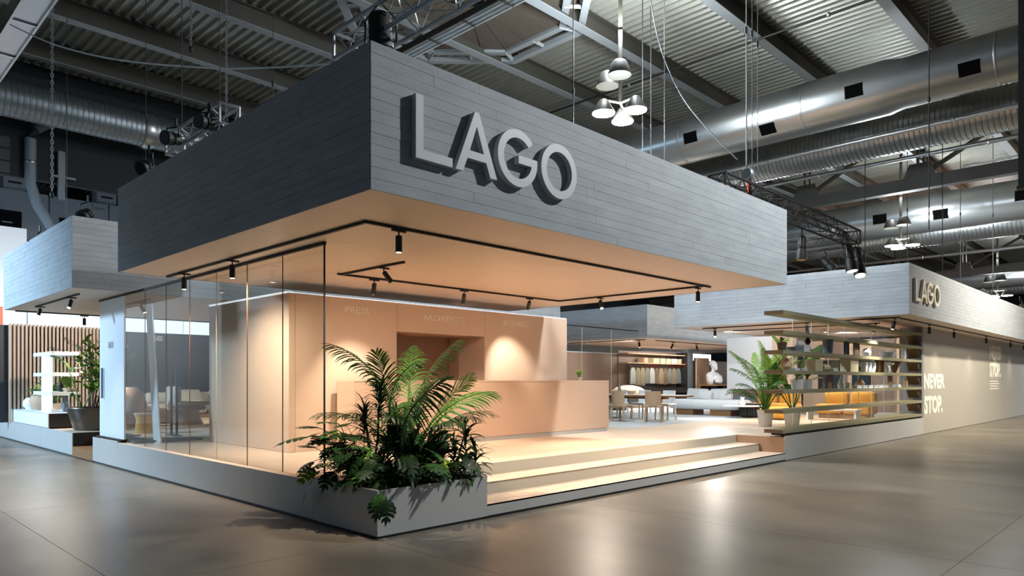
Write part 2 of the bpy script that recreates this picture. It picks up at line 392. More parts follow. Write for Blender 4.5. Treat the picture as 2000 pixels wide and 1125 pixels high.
# ---------------------------------------------------------------- letters
def letter_outline(ch):
    def arc(cx, cz, r, a0, a1, n): return [(cx+r*cos(radians(a0+(a1-a0)*i/n)), cz+r*sin(radians(a0+(a1-a0)*i/n))) for i in range(n+1)]
    zb, zt = 3.63, 4.20
    if ch == 'L': return [[(-.39, zb), (.038, zb), (.038, zb+.083), (-.305, zb+.083), (-.305, zt), (-.39, zt)]]
    if ch == 'A':
        return [[(.077, zb), (.168, zb), (.225, 3.765), (.468, 3.765), (.525, zb), (.617, zb), (.374, 4.225), (.32, 4.225)], [(.254, 3.842), (.439, 3.842), (.346, 4.09)]]
    if ch == 'O': return [arc(1.563, 3.914, .294, 0, 360, 48)[:-1], arc(1.563, 3.914, .209, 0, 360, 48)[:-1]]
    if ch == 'G':
        o_ = arc(.918, 3.914, .29, 42, 354, 40); i_ = arc(.918, 3.914, .207, 340, 42, 36)
        return [o_ + [(1.206, 3.947), (.925, 3.947), (.925, 3.866), (1.119, 3.866)] + i_]
def lago(label, dx, y, depth, m, zoff=0):
    t = thing('sign', label, 'sign', (dx-.39, y, 3.63))
    for ch in 'LAGO':
        loops = letter_outline(ch); bm = bmesh.new(); o3 = W[t.name]
        edges = []
        for lp in loops:
            vs = [bm.verts.new((x+dx-o3.x, -depth, z-o3.z+zoff)) for x, z in lp]
            edges += [bm.edges.new((vs[i], vs[(i+1) % len(vs)])) for i in range(len(vs))]
        bmesh.ops.triangle_fill(bm, use_beauty=True, edges=edges)
        bmesh.ops.recalc_face_normals(bm, faces=bm.faces)
        ret = bmesh.ops.extrude_face_region(bm, geom=bm.faces[:])
        bmesh.ops.translate(bm, verts=[e for e in ret['geom'] if isinstance(e, bmesh.types.BMVert)], vec=(0, depth-.001, 0))
        bmesh.ops.recalc_face_normals(bm, faces=bm.faces)
        me = bpy.data.meshes.new('letter'); bm.to_mesh(me); bm.free(); me.materials.append(m); me.shade_smooth(); me.set_sharp_from_angle(angle=radians(30))
        link('letter', me, t)
    return t
lago('large grey raised LAGO letters on the front canopy', 0, -1.0815, .066, M_letter)
lago('pale LAGO letters on the right-hand canopy', 15.6, -.979, .066, M_cream)

# ================================================================ PLANTER BOX
pb = thing('planter_box', 'low grey rectangular planter box at the front corner of the platform', 'planter', (0, 0, 0))
PT = .505
B('side_panel', M_fascia, pb, 0, 1.573, 0, .025, .025, PT); B('side_panel', M_fascia, pb, 0, .025, .0255, 1.3, .025, PT)
B('side_panel', M_fascia, pb, 1.548, 1.573, .0255, 1.3, .025, PT); B('side_panel', M_fascia, pb, .0255, 1.5475, 1.275, 1.3, .025, PT)
B('plinth', M_plinth, pb, .03, 1.54, .03, 1.27, 0, .03)
mb = MB(); NX = 24; vs = []; 
for i in range(NX+1):
    for j in range(NX+1):
        x, y = .026+1.521*i/NX, .026+1.248*j/NX
        vs.append((x, y, .45+.03*noise.noise((x*6, y*6, 0))))
mb.add(vs, [(i*(NX+1)+j, (i+1)*(NX+1)+j, (i+1)*(NX+1)+j+1, i*(NX+1)+j+1) for i in range(NX) for j in range(NX)])
o = mb.build('soil', M_soil, pb); setp(o, 'dark soil', kind='stuff')

# ================================================================ RECEPTION ROOM (a peach lacquered box)
RX0, RX1, RY0, RY1, RT = 1.345, 8.3, 4.4, 7.5, 3.07
rm = bpy.data.objects.new('wall_reception', None); COL.objects.link(rm); W[rm.name] = Vector(); setp(rm, 'peach lacquered reception box with three lettered doors', kind='structure')
mb = MB().box(RX0, RX0+.12, RY0, RY1, Z, RT); o = mb.build('wall_panel', M_peach, rm, bevel=.012, seg=3, smooth=True)
g = .004
B('wall_panel', M_peach, rm, RX0+.12, 3.48-g, RY0, RY0+.1, Z, RT)
B('wall_panel', M_peach, rm, 3.48+g, 5.68-g, RY0, RY0+.1, 2.55, RT)
B('wall_panel', M_peach, rm, 5.68+g, RX1, RY0, RY0+.1, Z, RT)
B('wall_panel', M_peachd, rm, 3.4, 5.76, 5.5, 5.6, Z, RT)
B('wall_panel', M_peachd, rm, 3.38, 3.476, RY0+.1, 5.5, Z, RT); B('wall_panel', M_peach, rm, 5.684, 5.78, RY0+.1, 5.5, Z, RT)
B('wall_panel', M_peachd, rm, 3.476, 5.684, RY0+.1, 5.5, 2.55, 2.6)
B('wall_panel', M_peach, rm, RX1-.1, RX1, RY0+.1, RY1, Z, RT); B('wall_panel', M_peach, rm, RX0+.12, RX1, RY1, RY1+.1, Z, RT)
B('top_trim', M_coolglow, rm, RX0, RX0+.1, RY0+.05, RY1, RT, RT+.03)  # pale trim with a cool emission of its own
B('top_trim', M_coolglow, rm, RX0+.1, RX1, RY0+.02, RY0+.08, RT, RT+.02)
text('door_lettering', 'PRESS', 2.393, 2.872, 2.82, 2.93, RY0-.001, M_cream, rm, .006, .01)
text('door_lettering', 'ARCHITECTS', 4.085, 5.132, 2.795, 2.905, RY0-.001, M_cream, rm, .006, .01)
text('door_lettering', 'BUSINESS', 6.227, 7.0, 2.81, 2.92, RY0-.001, M_cream, rm, .006, .01)
# ================================================================ COUNTER
ct = thing('reception_counter', 'long peach lacquered reception counter in front of the lettered doors', 'counter', (2.14, 3.72, Z))
M_peachc = mat('counter_lacquer', '#cbad95', .42)
B('front_panel', M_peachc, ct, 2.14, 9.0, 3.72, 3.75, Z+.085, 1.635); B('end_panel', M_peachc, ct, 2.14, 2.17, 3.75, 4.25, Z+.085, 1.635)
B('end_panel', M_peachc, ct, 8.97, 9.0, 3.75, 4.25, Z+.085, 1.635); B('worktop', M_peach, ct, 2.14, 9.0, 3.715, 4.25, 1.635, 1.652)
B('plinth', M_fascia, ct, 2.2, 8.96, 3.735, 4.2, Z, Z+.085)

# ================================================================ GLASS PARTITION LEFT
gp = thing('glass_partition', 'frameless clear glass partition along the left edge of the platform', 'glass wall', (.12, 1.25, Z))
for k in range(7):
    y0 = 1.252+k*1.0
    B('glass_pane', M_glass, gp, .114, .126, y0+.006, y0+.994, Z, 3.245)
    B('pane_joint', M_gedgel if k == 3 else M_gedge, gp, .115, .125, y0-.005, y0+.005, Z, 3.245)
B('top_track', M_black, gp, .10, .14, 1.24, 8.3, 3.245, 3.283)
B('end_edge', M_black, gp, .11, .13, 1.24, 1.25, Z, 3.245)
# ================================================================ TRACKS AND TRACK SPOTLIGHTS
def track(label, pts, z=ZB+.003, w=.017, h=.03):
    t = thing('light_track', label, 'light track', (pts[0][0], pts[0][1], z-h))
    for (xa, ya), (xb, yb) in zip(pts, pts[1:]):
        B('track_rail', M_black, t, min(xa, xb)-w, max(xa, xb)+w, min(ya, yb)-w, max(ya, yb)+w, z-h, z)
    return t
track('long black light track along the front and left edges of the front canopy soffit', [(-.165, 5.38), (-.165, -.03), (6.85, -.03)])
track('black light track of the right end and back of the front canopy soffit', [(6.68, 0.02), (6.68, 3.25), (1.55, 3.25)])
track('short black light track with one tilted spot in the front canopy soffit', [(1.6, 3.19), (1.6, 1.69)])
track('black light track under the far left canopy', [(-.5, 12.2), (-.5, 8.9)]); track('black light track at the back edge of the far left canopy', [(-.6, 13.6), (6.0, 13.6)])
track('black light track nearest the shelf under the right canopy', [(15.6, 5.0), (15.6, -.55)]); track('black light track along the front of the right canopy soffit', [(15.9, -.5), (36, -.5)])
track('inner black light track under the right canopy', [(17.2, 4.8), (17.2, .4)])
track('front black light track under the middle canopy', [(19.3, 13.5), (19.3, 9.6)]); track('black light track along the near edge of the middle canopy', [(20.2, 9.7), (33, 9.7)])
track('black light track crossing the recessed canopy', [(10, 15.0), (18, 15.0)])
_sp = {}
def spot(label, x, y, tilt=(0, 0, -1), group=None, z=ZB-.03, s=1.0, lit=True, light=None, warm=True):
    """black cylinder spotlight below a track; tilt is the aim"""
    d = Vector(tilt).normalized(); t = thing('track_spotlight', label, 'spotlight', (x, y, z), group)
    B('adapter', M_black, t, x-.09*s, x+.09*s, y-.012, y+.012, z-.022, z)
    B('stem', M_black, t, x-.006, x+.006, y-.006, y+.006, z-.06*s, z-.022)
    c = Vector((x, y, z-.06*s))
    if 'body' not in _sp:
        _sp['body'] = MB().lathe((0, 0, 0), [(.020, .0), (.036, .006), (.037, .175), (.033, .18)], 14).mesh(M_black, smooth=True)
        for k, m in (('y', M_lampY), ('w', M_lampW)): _sp[k] = MB().lathe((0, 0, .176), [(.03, 0), (.028, .006)], 14).mesh(m)
        _sp['n'] = MB().lathe((0, 0, .176), [(.03, 0), (.028, .006)], 14).mesh(M_white)
    for nm, me in (('body', _sp['body']), ('lens', _sp['y' if warm else 'w'] if lit else _sp['n'])):
        if nm == 'lens': link(nm, me, o); continue
        o = link(nm, me, t); o.location = c - W[t.name]; o.scale = (s, s, s); o.rotation_euler = d.to_track_quat('Z', 'Y').to_euler()
    if light:
        power, angle, col = light[:3]
        if len(light) > 4: d = Vector(light[4]).normalized()
        lamp('beam', 'SPOT', c+Vector(tilt).normalized()*.2*s, c+Vector(tilt).normalized()*.2*s+d*3, power, col, .03, angle, .75 if len(light) < 4 else light[3], t)
    return t
spot('black track spotlight nearest the left end of the front canopy track', -.165, 4.72, light=(300, 110, WARM, .75, (.75, .1, -1)))
spot('second black track spotlight from the left on the front canopy track', -.165, 3.08, light=(330, 110, WARM, .75, (.8, .3, -1)))
spot('largest-looking black track spotlight hanging near the front canopy corner', .25, -.03, light=(330, 115, WARM, .75, (.4, .6, -1)))
spot('tilted black spotlight on the short inner track', 1.6, 2.15, (.75, -.25, -1), lit=False, light=(420, 100, WARM))
spot('lit spotlight in front of the PRESS panel', 2.2, 3.25, (.18, .42, -1), light=(260, 75, WARM))
spot('spotlight in front of the ARCHITECTS panel', 4.1, 3.25, (.25, .45, -1), light=(260, 75, WARM))
spot('spotlight in front of the BUSINESS panel', 5.8, 3.25, (.42, .75, -1), light=(240, 60, MIDW))
spot('bright spotlight glaring towards the camera on the right rail of the front canopy', 6.68, 2.2, (-.35, -.5, -1), light=(420, 100, WARM))
spot('spotlight at the right front corner of the front canopy track', 6.68, .1, light=(360, 115, WARM, .75, (-.3, .4, -1)))
# ================================================================ DUCTS
def duct_y(name, label, x, zc, r, y0, y1, m, ribs=0.0, step=None, n=28):
    t = thing(name, label, 'duct', (x, y0, zc)); prof = []
    if ribs:
        y = y0
        while y < y1:
            prof += [(r, y-y0), (r, y-y0+ribs*.7), (r+.018, y-y0+ribs*.8), (r+.018, y-y0+ribs*.9)]; y += ribs
    else:
        prof = [(r, 0), (r, y1-y0)]
        if step: prof = [(step[1], 0), (step[1], step[0]-y0-.35), (r, step[0]-y0), (r, y1-y0)]
    MB().lathe((x, y0, zc), prof, n, 'y').build('pipe', m, t, smooth=True, ang=35)
    return t
d1 = duct_y('ventilation_duct', 'large smooth silver air duct with square grilles, stepping narrower to the right', 14.6, 8.85, .66, -16, 30, M_galv, step=(-.6, .58))
def seam(t, x, zc, r, y, w=.05): MB().lathe((x, y, zc), [(r+.008, 0), (r+.012, w*.3), (r+.012, w*.7), (r+.008, w)], 28, 'y').build('seam_band', M_galv, t, smooth=True)
for y in (1.3, 4.9, 8.5): seam(d1, 14.6, 8.85, .66, y)
seam(d1, 14.6, 8.85, .58, -2.9); seam(d1, 14.6, 8.85, .58, -5.5)
def grille(t, x, zc, r, y, ang, w=.42, h=.30):
    a = radians(ang); n = Vector((-cos(a), 0, sin(a))); u = Vector((0, 1, 0)); v = n.cross(u); c = Vector((x, y, zc))+n*(r+.004)
    mb = MB(); q = [c+u*sx*w/2+v*sz*h/2 for sx, sz in ((-1, -1), (1, -1), (1, 1), (-1, 1))]; q2 = [p-n*.05 for p in q]
    mb.add(q+q2, [(0,1,2,3),(7,6,5,4),(0,4,5,1),(1,5,6,2),(2,6,7,3),(3,7,4,0)]); mb.build('grille', M_void, t)
for y, a in ((4.5, -14), (2.25, -42), (0.0, -9), (-2.4, -26)): grille(d1, 14.6, 8.85, .66 if y > -.6 else .58, y, a)
duct_y('spiral_duct', 'ribbed spiral air duct running just behind the big silver duct', 17.9, 8.75, .58, -16, 30, M_galv, ribs=.13)
d3 = duct_y('ventilation_duct', 'farther smooth silver duct with dark grilles beyond the first roof truss', 29.5, 8.75, .8, -16, 30, M_galv)
for y, a in ((3.9, -8), (1.6, -20), (-1.2, 0)): grille(d3, 29.5, 8.75, .8, y, a, .55, .4)
seam(d3, 29.5, 8.75, .8, -1.7, .4)
duct_y('spiral_duct', 'ribbed spiral duct beneath the farther smooth duct', 32.2, 8.45, .62, -16, 30, M_galv, ribs=.16)
duct_y('ventilation_duct', 'most distant visible silver duct low above the right canopy', 52, 8.6, .8, -16, 30, M_galv)
duct_y('spiral_duct', 'most distant visible ribbed duct behind the second roof truss', 55, 8.3, .7, -16, 30, M_galv, ribs=.2)
t = thing('spiral_duct', 'dim ribbed duct crossing the upper left of the hall', 'duct', (-20, 17, 9.3)); prof = []
x = 0
while x < 26: prof += [(.5, x), (.5, x+.09), (.512, x+.105), (.512, x+.125)]; x += .14
MB().lathe((-20, 17, 9.3), prof, 26, 'x').build('pipe', mat('dull_galvanised', '#7f878c', .42, metal=.8), t, smooth=True, ang=35)
MB().lathe((-20, 17, 9.3), [(.54, 23.2), (.56, 23.3), (.56, 23.42), (.54, 23.5)], 26, 'x').build('seam_band', M_galv, t, smooth=True)
def pipe_y(label, x, z, r, y0, y1, m=None):
    t = thing('service_pipe', label, 'pipe', (x, y0, z)); MB().tube([(x, y0, z), (x, y1, z)], r, 10).build('pipe', m or M_alu, t, smooth=True)
    for k in range(6): MB().lathe((x, y0+(y1-y0)*(k+.5)/6, z), [(r+.005, 0), (r+.03, .02), (r+.03, .06), (r+.005, .08)], 10, 'y').build('coupling', M_alu, t, smooth=True)
pipe_y('slim grey pipe just under the spiral duct by the first truss', 16.95, 8.45, .06, -14, 16)
pipe_y('slim bright pipe below the spiral duct, further back', 21.0, 8.85, .07, -14, 16)
pipe_y('slim pale pipe in front of the second truss posts', 43, 9.0, .09, -14, 20); pipe_y('thin dark sprinkler pipe under the roof deck', 19.9, 10.3, .03, -14, 16, M_black)
pipe_y('thin dark sprinkler pipe across the roof bays above the sign', 12.9, 10.3, .03, -14, 20, M_black); pipe_y('thin dark sprinkler pipe in the distant roof bay', 25, 10.3, .03, -14, 16, M_black)
# ================================================================ ROOF TRUSSES (steel, along Y)
def roof_truss(label, x, zb=8.0, yc=4.0, sp=3.62, n0=-5, n1=6):
    t = thing('roof_truss', label, 'truss', (x, yc, zb)); dd = M_dark
    B('bottom_chord', dd, t, x-.16, x+.16, yc+n0*sp, yc+n1*sp, zb-.2, zb+.2)
    B('top_chord', dd, t, x-.14, x+.14, yc+n0*sp, yc+n1*sp, 10.1, 10.38)
    for k in range(n0+1, n1):
        y = yc+k*sp
        for s in (-1, 1): B('post', dd, t, x-.05+s*.0, x+.05, y+s*.09-.035, y+s*.09+.035, zb+.2, 10.1)
        m = MB(); m.add([(x-.17, y-.5, zb+.1), (x-.17, y+.5, zb+.1), (x-.17, y+.3, zb+.62), (x-.17, y-.3, zb+.62), (x-.13, y-.5, zb+.1), (x-.13, y+.5, zb+.1), (x-.13, y+.3, zb+.62), (x-.13, y-.3, zb+.62)], [(0,3,2,1),(4,5,6,7),(0,1,5,4),(1,2,6,5),(2,3,7,6),(3,0,4,7)])
        m.build('gusset_plate', dd, t)
        dirs = [1, -1] if k == 0 else ([1] if k > 0 else [-1])
        for s in dirs: bar('diagonal', dd, t, (x, y+s*.3, zb+.4), (x, y+s*(sp-.1), 10.15), .075, 4)
roof_truss('dark steel roof truss with paired posts behind the big silver duct', 21.2)
roof_truss('second dark steel roof truss far behind the right canopy', 44.2, 8.0)
# ================================================================ SMALL LIGHTING TRUSSES
def box_truss(name, label, p0, p1, s, m, r=.024, pitch=None, lr=.010):
    p0, p1 = Vector(p0), Vector(p1); d = (p1-p0); L = d.length; d = d.normalized(); side = d.cross(Vector((0, 0, 1))).normalized(); up = Vector((0, 0, 1))
    t = thing(name, label, 'truss', p0); cs = [(a*side+b*up)*s/2 for a, b in ((-1, -1), (1, -1), (1, 1), (-1, 1))]
    for c in cs: bar('chord', m, t, p0+c, p1+c, r, 8)
    n = max(2, int(L/(pitch or s))); st = L/n
    for k in range(n):
        for i in range(4):
            a, b = cs[i], cs[(i+1) % 4]
            if (k+i) % 2: a, b = b, a
            bar('brace', m, t, p0+d*k*st+a, p0+d*(k+1)*st+b, lr, 5)
    for e in (p0, p1):
        for i in range(4): bar('end_frame', m, t, e+cs[i], e+cs[(i+1) % 4], r*.9, 6)
    return t
box_truss('lighting_truss', 'silver lighting truss above the front corner of the big canopy', (.72, 1.75, 5.9), (.72, -5.2, 5.9), .33, M_alu, .025)
box_truss('lighting_truss', 'small silver truss poking over the left edge of the big canopy', (-.28, 2.9, 5.1), (-.28, 4.75, 5.1), .26, M_alu, .022)
box_truss('lighting_truss', 'black lighting truss above the right edge of the front canopy', (6.7, -.25, 5.0), (13.2, -.25, 5.0), .30, M_btruss, .025)
box_truss('lighting_truss', 'black cross truss at the end of the right-hand lighting truss', (13.05, -.1, 4.95), (13.05, 4.2, 4.95), .30, M_btruss, .025)
box_truss('lighting_truss', 'pale far truss under the roof behind the long steel beam', (24.5, -.2, 8.9), (24.5, -5.5, 8.9), .45, M_alu, .03); box_truss('lighting_truss', 'pale distant truss beneath the last roof bays', (34.6, -1.6, 7.6), (34.6, -6.5, 7.6), .4, M_alu, .03)
# long bright cable tray, upper middle
t = thing('cable_tray', 'bright metal cable tray running from the top edge down behind the canopy', 'cable tray', (5.4, -8, 9.0))
B('tray_base', M_pale, t, 5.3, 5.62, -8, 9.5, 9.0, 9.012); B('side_rail', M_dark, t, 5.27, 5.3, -8, 9.5, 8.97, 9.1); B('side_rail', M_pale, t, 5.62, 5.65, -8, 9.5, 8.97, 9.1)  # pale parts carry the lamp light in their colour
for xx in (5.4, 5.52): MB().tube([(xx, -8, 8.985), (xx, 9.5, 8.985)],   .02, 8).build('conduit', M_pale, t, smooth=True)
for k in range(16): B('clip', M_dark, t, 5.3, 5.62, -7.5+k*1.1, -7.46+k*1.1, 8.955, 8.975)
t = thing('cable_tray', 'broad pale girder crossing the top left corner', 'girder', (-.95, -4, 9.0))
B('web', M_galv, t, -1.18, -.72, -4, 16, 8.95, 9.0); B('side_rail', M_galv, t, -1.2, -1.16, -4, 16, 8.9, 9.25); B('side_rail', M_galv, t, -.74, -.7, -4, 16, 8.9, 9.25)
for k in range(9): B('cross_bar', M_alu, t, -1.18, -.72, -3+2*k, -2.93+2*k, 8.92, 8.95)
# hanging black drop at the right edge
t = thing('hanging_banner', 'black edge-on banner hanging at the extreme right', 'banner', (10.5, -4.18, 4.95)); B('panel', M_black, t, 10.44, 10.56, -4.8, -3.86, 4.98, 10.4); B('bottom_bar', M_black, t, 10.42, 10.58, -4.82, -3.84, 4.93, 4.98)
# ================================================================ HIGH-BAY LAMP CLUSTERS
def cluster(label, x, y, z, s, power, col, glow=.35):
    t = thing('high_bay_lamp', label, 'lamp', (x, y, z)); bar('pole', M_dark, t, (x, y, z), (x, y, 10.985), .05*s, 10)
    for k, a in enumerate((.5, 2.6, 4.7)):
        cx, cy = x+.42*s*cos(a), y+.42*s*sin(a); bar('arm', M_dark, t, (x, y, z), (cx, cy, z+.02), .03*s, 8)
        o = MB().lathe((cx, cy, z-.28*s), [(.27*s, 0), (.25*s, .05*s), (.12*s, .26*s), (.09*s, .3*s)], 18).build('reflector', M_cone, t, smooth=True)
        MB().lathe((cx, cy, z-.3*s), [(.25*s, 0), (.25*s, .015*s)], 18).build('lit_face', M_lampW, o)
    for k, a in enumerate((1.6, 3.7)):
        cx, cy = x+.36*s*cos(a), y+.36*s*sin(a); bar('arm', M_dark, t, (x, y, z+.75*s), (cx, cy, z+.75*s), .03*s, 8)
        MB().lathe((cx, cy, z+.48*s), [(.27*s, 0), (.26*s, .04*s), (.17*s, .3*s), (.15*s, .32*s)], 18).build('reflector', M_cone, t, smooth=True)
    lamp('cluster_light', 'POINT', (x, y, z-.45*s), None, power, col, .3, parent=t); lamp('cluster_glow', 'POINT', (x, y, z+1.7*s), None, power*glow, col, .25, parent=t)
cluster('nearest high-bay lamp cluster with two bright discs above the front canopy', 8.48, 3.02, 7.75, 0.95, 1200, (.86, .94, 1), 1.0)
cluster('high-bay lamp cluster with three bright discs left of the second sign', 26.5, 2.45, 7.25, 1.0, 1100, (.9, .95, 1))
cluster('distant high-bay lamp cluster above the far end of the right canopy', 46.5, 2.75, 7.05, 1.15, 1300, (.9, .95, 1))
lamp('hall_uplight_right', 'AREA', (22, -9, 7.5), (26, 0, 11), 900, (1.0, .93, .82), 2.0)
lamp('hall_uplight_far', 'SPOT', (36, -7, 6.5), (35, 1.5, 11), 9000, (1.0, .56, .40), .5, 110, .9)  # unseen lamp added for the warm glow on the far roof
# ================================================================ HANGING CABLES, CHAINS, RIGGING
def cable(label, x, y, z0, z1=11.0, r=.0065, m=None, hook=True, name='rigging_cable'):
    t = thing(name, label, 'cable', (x, y, z0)); bar('wire', m or M_btruss, t, (x, y, z0), (x, y, z1), r, 6)
    if hook:
        MB().lathe((x, y, z0+(z1-z0)*.45), [(.012, 0), (.03, .03), (.03, .10), (.012, .13)], 8).build('shackle', M_btruss, t, smooth=True)
def chain(label, x, y, z0, z1):
    t = thing('hoist_chain', label, 'chain', (x, y, z0)); mb = MB(); n = int((z1-z0)/.075)
    for k in range(n):
        z = z0+k*(z1-z0)/n; h = .05; a = (1, 0) if k % 2 else (0, 1); w = .022
        mb.tube([(x-a[0]*w, y-a[1]*w, z), (x-a[0]*w, y-a[1]*w, z+h), (x, y, z+h+.03), (x+a[0]*w, y+a[1]*w, z+h), (x+a[0]*w, y+a[1]*w, z), (x, y, z-.03), (x-a[0]*w, y-a[1]*w, z)], .010, 4, False)
    setp(mb.build('links', M_alu, t), kind='stuff')
    MB().lathe((x, y, z0-.14), [(.01, 0), (.04, .03), (.045, .1), (.015, .14)], 8).build('hook', M_black, t, smooth=True)
chain('thick dark hoist chain hanging at the upper left above the canopy edge', 1.55, 8.9, 8.6, 10.4); chain('lighter chain right of the thick one at the upper left', 2.6, 9.6, 7.6, 10.4)
chain('thin chain dangling at the far left edge', -.55, 10.6, 5.5, 11.0)
cable('dark wire hanging from the roof at the far left beside the chain', -.05, 11.6, 5.2); cable('long wire right of the far left duct bracket', 1.2, 10.5, 4.5); cable('single wire falling behind the left canopy edge', 2.4, 7.0, 4.54)
cable('wire to the small silver truss', -.28, 4.5, 5.25, hook=False); cable('second wire to the small silver truss', -.28, 3.2, 5.25, hook=False)
cable('pale wire bundle to the hoist over the right end of the front canopy', 8.03, -.12, 5.6, m=M_cable, r=.009); cable('dark wire beside the pale hoist bundle', 8.12, -.19, 5.5); cable('thin wire right of the hoist bundle', 8.2, -.26, 5.15)
cable('white looped strap hanging near the lit lamp cluster', 8.0, 1.6, 4.7, 11.0, .007, M_cable, False)
for k, (x, y, lab) in enumerate(((7.2, 3.3, 'first wire left of the bright lamp cluster'), (9.9, 3.4, 'wire pair right of the bright lamp pole'), (10.1, 3.3, 'second wire of the pair right of the bright lamp pole'), (12.8, 2.2, 'wire in front of the big duct, left of its first grille'), (18.5, 1.2, 'wire in front of the spiral duct, middle of the right side'),
    (19.6, -.6, 'wire dropping past the first truss post'), (23.5, 1.4, 'wire down to the far lamp cluster'), (25.5, .2, 'wire with shackle in front of the far duct'), (26.6, -.6, 'paired wire right of the shackled one'), (30, -1.4, 'long wire at the far right bays'), (12.9, -1.9, 'wire in front of the big duct, right part'))): cable(lab, x, y, 4.9, r=.012)
# sagging pale cable at the upper left
def smooth_path(ps, n=6):
    ps = [Vector(p) for p in ps]; out = []
    for i in range(len(ps)-1):
        p0, p1, p2, p3 = ps[max(i-1, 0)], ps[i], ps[i+1], ps[min(i+2, len(ps)-1)]
        for k in range(n):
            t = k/n; out.append(.5*((2*p1)+(p2-p0)*t+(2*p0-5*p1+4*p2-p3)*t*t+(3*p1-p0-3*p2+p3)*t**3))
    return out+[ps[-1]]
t = thing('power_cable', 'pale cable sagging across the upper left from the girder to the canopy', 'cable', (-.9, 9.0, 7.0))
MB().tube(smooth_path([(-1.44, 9.56, 8.2), (-.93, 8.6, 7.68), (-.25, 7.48, 7.28), (.59, 6.05, 6.97), (1.24, 4.96, 6.83), (2.2, 3.2, 6.7)]), .014, 6).build('wire', M_pale, t, smooth=True)
t = thing('power_cable', 'pale cable swinging from the roof down to the hoist on the right', 'cable', (8.5, 2.2, 6.3))
MB().tube(smooth_path([(8.5, 2.26, 9.73), (8.65, 2.1, 8.7), (8.96, 1.8, 7.72), (9.34, 1.4, 7.0), (9.8, .94, 6.34)]), .012, 6).build('wire', M_cable, t, smooth=True)
# chain hoist over right end
t = thing('chain_hoist', 'black chain hoist with pale disc at the right top of the front canopy', 'hoist', (8.05, -.13, 5.1))
MB().lathe((8.0, -.13, 5.45), [(.1, 0), (.12, .03), (.12, .1), (.1, .13)], 14, 'x').build('reel', M_alu, t, smooth=True); MB().lathe((8.18, -.13, 5.0), [(.06, 0), (.09, .05), (.09, .32), (.05, .4)], 12).build('motor', M_black, t, smooth=True); bar('strap', M_orange, t, (8.05, -.13, 5.1), (8.05, -.13, 5.45), .02)
# ---------------- stage lights
def par(label, loc, aim, L=.3, r=.1, lit=False, name='stage_light', light=None, m=None):
    loc = Vector(loc); d = Vector(aim).normalized(); t = thing(name, label, 'stage light', loc)
    q = d.to_track_quat('Z', 'Y').to_euler()
    for nm, prof, mm in (('body', [(r*.55, 0), (r*.8, L*.08), (r*.8, L*.6), (r, L*.72), (r, L)], m or M_black), ('lens', [(r*.85, L), (r*.8, L+.006)], M_lampY if lit else M_screen), ('barrel_ring', [(r*.9, L*.45), (r*.9, L*.52)], M_black)):
        o = link(nm, MB().lathe((0, 0, 0), prof, 16).mesh(mm, smooth=True), t if nm == 'body' else bd)
        if nm == 'body': bd = o; o.rotation_euler = q
    s = d.cross(Vector((0, 0, 1))); s = s.normalized() if s.length > .1 else Vector((1, 0, 0)); c = loc+d*L*.45; top = loc+Vector((0, 0, r*1.7))+d*L*.2
    MB().tube([c+s*r*1.1, c+s*r*1.1+Vector((0, 0, r*1.6)), top+s*0, c-s*r*1.1+Vector((0, 0, r*1.6)), c-s*r*1.1], .012, 6).build('yoke', M_black, t, smooth=True)
    bar('clamp', M_black, t, top, top+Vector((0, 0, .12)), .02)
    if light: lamp('beam', 'SPOT', loc+d*(L+.03), loc+d*5, light[0], light[2], .05, light[1], .5, t)
    return t
par('big black moving-head light standing over the front corner of the canopy', (.55, .75, 5.95), (.12, .1, -1), .75, .17, name='moving_head_light')
par('left black profile spotlight hanging behind the front canopy end, lens lit warm', (12.35, -.40, 4.70), (-.05, -.2, -1), .62, .13, True); par('right tilted profile spotlight hanging behind the front canopy end, lens lit warm', (12.9, -.40, 4.70), (-.3, -.25, -1), .72, .13, True)
par('dark profile spotlight close to the canopy end, seen edge-on', (10.6, -.1, 4.68), (-.1, 0, -1), .5, .11)
par('round black spotlight on the small silver truss, upper one', (-.43, 4.2, 5.05), (-1, -.4, -.2), .25, .1); par('round black spotlight at the lower end of the small silver truss', (-.43, 3.1, 4.98), (-1, -.4, -.1), .22, .09)
par('black floodlight on top of the far left canopy corner', (-.4, 8.6, 4.75), (-.6, -.3, -.5), .2, .13); par('black floodlight further left on top of the far left canopy', (-.6, 11.2, 4.56), (-.6, .1, -.5), .2, .13)
par('small black floodlight above the left end of the front canopy', (-.5, 5.1, 4.85), (-.8, -.3, -.4), .2, .12); par('spotlight with silver back on the black truss', (13.0, .15, 5.25), (.3, -.4, -.5), .2, .12, m=M_alu)
par('black spotlight at the left start of the right truss', (7.3, -.40, 4.59), (-.4, -.8, -.2), .2, .11); par('dark round-backed light standing above the right canopy corner', (16.2, 1.6, 5.1), (.2, -.6, -.8), .45, .16)
par('floodlight on top of the right canopy, beyond the sign', (24.5, -.6, 4.75), (0, -.6, -.6), .25, .17); par('farther floodlight on top of the right canopy', (31.5, -.6, 4.75), (0, -.6, -.6), .28, .2)
par('stage light wedged under the hall lamp cluster', (7.35, 1.0, 4.85), (.1, 0, -1), .35, .11)
lamp('truss_wash', 'SPOT', (7.1, 2.4, 4.85), (14.9, 2.2, 3.9), 1500, (.78, .89, 1.0), .06, 60, .6)
